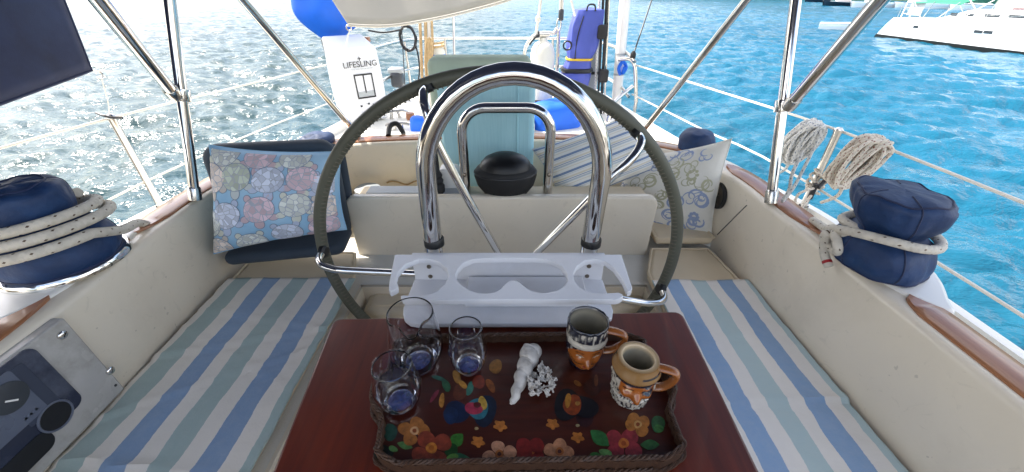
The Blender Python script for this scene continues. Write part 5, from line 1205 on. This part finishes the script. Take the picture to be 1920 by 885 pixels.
# ------------------------------------------------------------------ other boats
XS, YS = 25.3, 28.5
yt = thing('yacht', 'large white sailing yacht with black waterline and green bimini moored alongside', 'yacht', (XS, YS - 6, SEA))
Ry = Matrix.Rotation(math.radians(2), 3, 'Z')
def yp(u, w_, z): return V((XS, YS, SEA)) + Ry @ V((w_, -u, z))
LEN = 14.0
def yb_(u): t = u / LEN; return 1.55 + .5 * math.sin(min(1, t / .55) * math.pi / 2) if t < .55 else 2.05 * math.sqrt(max(0, 1 - ((t - .55) / .47) ** 2.2))
def sheer(u): return 1.12 + .25 * (u / LEN) ** 1.5
def yhull(u, v):
    s = -1 if v < .5 else 1; t = abs(v - .5) * 2; U = LEN * u; z = -.3 + (sheer(U) + .3) * t
    Ud = U + max(0, 1 - u * 7) * .95 * max(0, z) / 1.12; return yp(Ud, s * yb_(U) * (.78 + .22 * min(1, max(0, t) * 1.3) ** .6) * (1 if t > 0 else 0), z)
MB().grid(yhull, 60, 30).build('hull', M['hullw'], yt)
def wlb(u, v): s = -1 if v < .5 else 1; U = LEN * u; z = -.28 + .45 * (abs(v - .5) * 2); return yp(U - .03 + max(0, 1 - u * 7) * .95 * max(0, z) / 1.12, s * (yb_(U) * (.78 + .22 * min(1, (z + .3) / (sheer(U) + .3) * 1.3) ** .6) + .015), z)
MB().grid(wlb, 60, 10).build('boot_stripe', M['anti'], yt)
MB().grid(lambda u, v: yp(LEN * u + max(0, 1 - u * 7) * .95, (v * 2 - 1) * yb_(LEN * u) * .995, sheer(LEN * u) + .04 * (1 - (2 * v - 1) ** 2)), 50, 8).build('deck', M['hullw'], yt)
MB().poly([yhull(0, k / 30) for k in range(31)]).build('transom', M['hullw'], yt)
def coach(u, v):
    U = 3.0 + 7.5 * u; k = min(1, u * 5) * min(1, (1 - u) * 3.2) ** .7; a = math.pi * v; return yp(U, -math.cos(a) * 1.25 * abs(math.cos(a)) ** -.35 if abs(math.cos(a)) > 1e-6 else 0, sheer(U) + .55 * k * math.sin(a) ** .55)
MB().grid(coach, 40, 20).build('coachroof', M['hullw'], yt)
def port(px, py, w_, h_, mat=None):
    p = at(px, py, X=XS - 1.9); u = YS - p.y; b = yb_(u); z = p.z - SEA; m = MB()
    w0 = -(b * (.78 + .22 * min(1, (z + .3) / (sheer(u) + .3) * 1.3) ** .6)); m.box(yp(u, w0 + .02, z), (.07, w_, h_), Ry); m.build('window', mat or M['wind'], yt, bevel=.012)
for px, py, w_ in ((1710, 50, .34), (1828, 59, .42), (1846, 60, .42)): port(px, py, w_, .13)
for U, w_ in ((4.2, .35), (5.0, .4), (6.1, .7), (7.2, .7), (8.4, .7)): m = MB(); m.box(yp(U, -1.235, sheer(U) + .30), (.06, w_, .13), Ry); m.build('window', M['wind'], yt, bevel=.012)
for U in [1.2 + 1.55 * k for k in range(8)]: MB().tube([yp(U, -yb_(U) + .12, sheer(U)), yp(U, -yb_(U) + .12, sheer(U) + .6)], .015, 6).build('stanchion', M['steel'], yt)
for h in (.6, .32): MB().tube([yp(.9 + .2 * k, -yb_(.9 + .2 * k) + .12, sheer(.9 + .2 * k) + h) for k in range(56)], .009, 5).build('lifeline', M['steel'], yt)
ld = MB().tube([yp(.95, -1.1, 1.15), yp(.95, -1.1, 2.9)], .03, 8).build('stern_arch', M['white'], yt); MB().tube([yp(.95, -.55, 1.15), yp(.95, -.55, 2.9)], .03, 8).build('stern_arch', M['white'], yt)
for k in range(5): MB().tube([yp(.95, -1.1, 1.35 + .3 * k), yp(.95, -.55, 1.35 + .3 * k)], .022, 7).build('rung', M['white'], yt)
MB().grid(lambda u, v: yp(1.5 + 2.9 * u, -1.35 + 2.7 * v, 1.9 + .28 * math.sin(math.pi * v) ** .6 + .05 * math.sin(math.pi * u)), 16, 16).build('bimini_top', M['green'], yt)
for U, V_ in ((1.6, -1.35), (2.9, -1.35), (4.3, -1.35), (1.6, 1.35), (4.3, 1.35)): MB().tube([yp(2.6 if U < 4 else 3.4, V_, sheer(2)), yp(U, V_, 2.04)], .018, 7).build('bimini_leg', M['steel'], yt)
MB().grid(lambda u, v: yp(5.0 + 3 * u, .22 * math.cos(2 * math.pi * v) * math.sin(math.pi * min(1, .12 + u)), 1.95 + .2 * math.sin(2 * math.pi * v)), 16, 14).build('sail_cover', M['white'], yt)
MB().grid(lambda u, v: yp(5.9 + 1.1 * u, -.6 + 1.2 * v, 1.62 + .18 * math.sin(math.pi * v)), 8, 8).build('dodger', M['maroon'], yt)
MB().tube([yp(6.6, 0, 1.6), yp(6.6, 0, 17)], .09, 14).build('mast', M['white'], yt); MB().tube([yp(3.2, 0, 2.5), yp(6.5, 0, 2.3)], .06, 10).build('boom', M['white'], yt)
for s in (-1, 1): MB().tube([yp(6.4, s * 1.9, 1.3), yp(6.6, 0, 12)], .01, 6).build('shroud', M['steel'], yt)
for s in (-1, 1):
    for a, b in ((4.7, 5.9), (5.9, 4.7)): MB().tube([yp(a, s * 1.35, sheer(5) + .05), yp(b, s * 1.35, sheer(5) + 1.0)], .022, 7).build('rail_brace', M['white'], yt)
MB().grid(lambda u, v: yp(1.35 + .9 * u, -1.2, 1.3 + .75 * v), 3, 3).build('dodger_cloth', M['grey'], yt)
# white dinghy
def little_boat(name, label, px, py, L, head, hm_, cat, cabin=True, mast=0, stripe=None, cov=None):
    c = at(px, py, Z=SEA); t = thing(name, label, cat, (c.x, c.y, SEA)); Rz = Matrix.Rotation(head, 3, 'Z'); bm_ = L * .17; fb = L * .09 + .12
    Q = lambda u, w_, z: V((c.x, c.y, SEA)) + Rz @ V(((u - .5) * L, w_, z))
    hbm = lambda u: bm_ * (.75 + .25 * min(1, u * 3)) if u < .45 else bm_ * math.sqrt(max(0, 1 - ((u - .45) / .56) ** 2))
    sh_ = lambda u: fb * (1 + .35 * u * u)
    f = lambda u, v: Q(u + .05 * abs(v - .5) * 2 * (u > .9), (1 if v > .5 else -1) * hbm(u) * min(1, .6 + .5 * abs(v - .5) * 2) * (abs(v - .5) > 1e-6), -.15 + (sh_(u) + .15) * abs(v - .5) * 2)
    MB().grid(f, 24, 16).build('hull', M[hm_], t); MB().grid(lambda u, v: Q(u, (2 * v - 1) * hbm(u) * .97, sh_(u) - (.12 if not cabin else .02)), 20, 6).build('deck', M['white' if hm_ != 'hulld' else 'teak'], t)
    MB().poly([f(0, k / 16) for k in range(17)]).build('transom', M[hm_], t)
    if stripe: MB().tube([Q(k / 20, -hbm(k / 20) - .01, sh_(k / 20) * .9) for k in range(21)], .03, 6).build('stripe', M[stripe], t); MB().tube([Q(k / 20, hbm(k / 20) + .01, sh_(k / 20) * .9) for k in range(21)], .03, 6).build('stripe', M[stripe], t)
    if cabin:
        m = MB(); m.box(Q(.5, 0, fb + .16 + .02 * L), (L * .36, bm_ * 1.1, .3 + .03 * L), Rz); m.build('cabin', M['hullw'], t, bevel=.08, seg=3)
        for s in (-1, 1):
            m = MB(); m.box(Q(.5, s * bm_ * .555, fb + .2 + .02 * L), (L * .26, .02, .12), Rz); m.build('window', M['wind'], t)
    else:
        for u in (.25, .55): m = MB(); m.box(Q(u, 0, fb * .7), (.2, hbm(u) * 1.7, .03), Rz); m.build('thwart', M['white'], t)
        MB().tube([Q(k / 20, -hbm(k / 20), sh_(k / 20)) for k in range(21)], .045, 8).build('gunwale', M['hullw'], t); MB().tube([Q(k / 20, hbm(k / 20), sh_(k / 20)) for k in range(21)], .045, 8).build('gunwale', M['hullw'], t)
    if mast:
        MB().tube([Q(.58, 0, fb), Q(.58, 0, fb + mast)], .05, 8).build('mast', M['white'], t); MB().tube([Q(.58, 0, fb + 1.2), Q(.15, 0, fb + 1.2)], .07, 8).build('boom', M[cov or 'white'], t)
    return t
little_boat('dinghy', 'small open white dinghy floating alone beyond the big yacht', 1576, 55, 2.9, math.radians(-38), 'hullw', 'dinghy', False)
little_boat('moored_boat', 'dark blue sailing boat with a white stripe moored far off', 1577, 11, 6.2, math.radians(170), 'hulld', 'sailboat', True, 9, 'hullw')
little_boat('moored_boat', 'dark hull of a distant boat beyond the blue sailing boat', 1532, 4, 5.5, math.radians(175), 'hulld', 'sailboat', True, 8)
little_boat('moored_boat', 'low white motorboat moored beside the blue sailing boat', 1634, 14, 6.5, math.radians(172), 'hullw', 'motorboat', True)
little_boat('moored_boat', 'white sailing boat seen past the stern of the big yacht', 1717, 15, 6.0, math.radians(165), 'hullw', 'sailboat', True, 9, 'hulld')
little_boat('moored_boat', 'white motorboat with dark stripe beyond the green bimini', 1775, 17, 7, math.radians(160), 'hullw', 'motorboat', True, 0, 'hulld')
little_boat('moored_boat', 'white sailing boat with dark hull stripe close under the hillside', 1832, 19, 6.5, math.radians(158), 'hullw', 'sailboat', True, 9, 'anti')
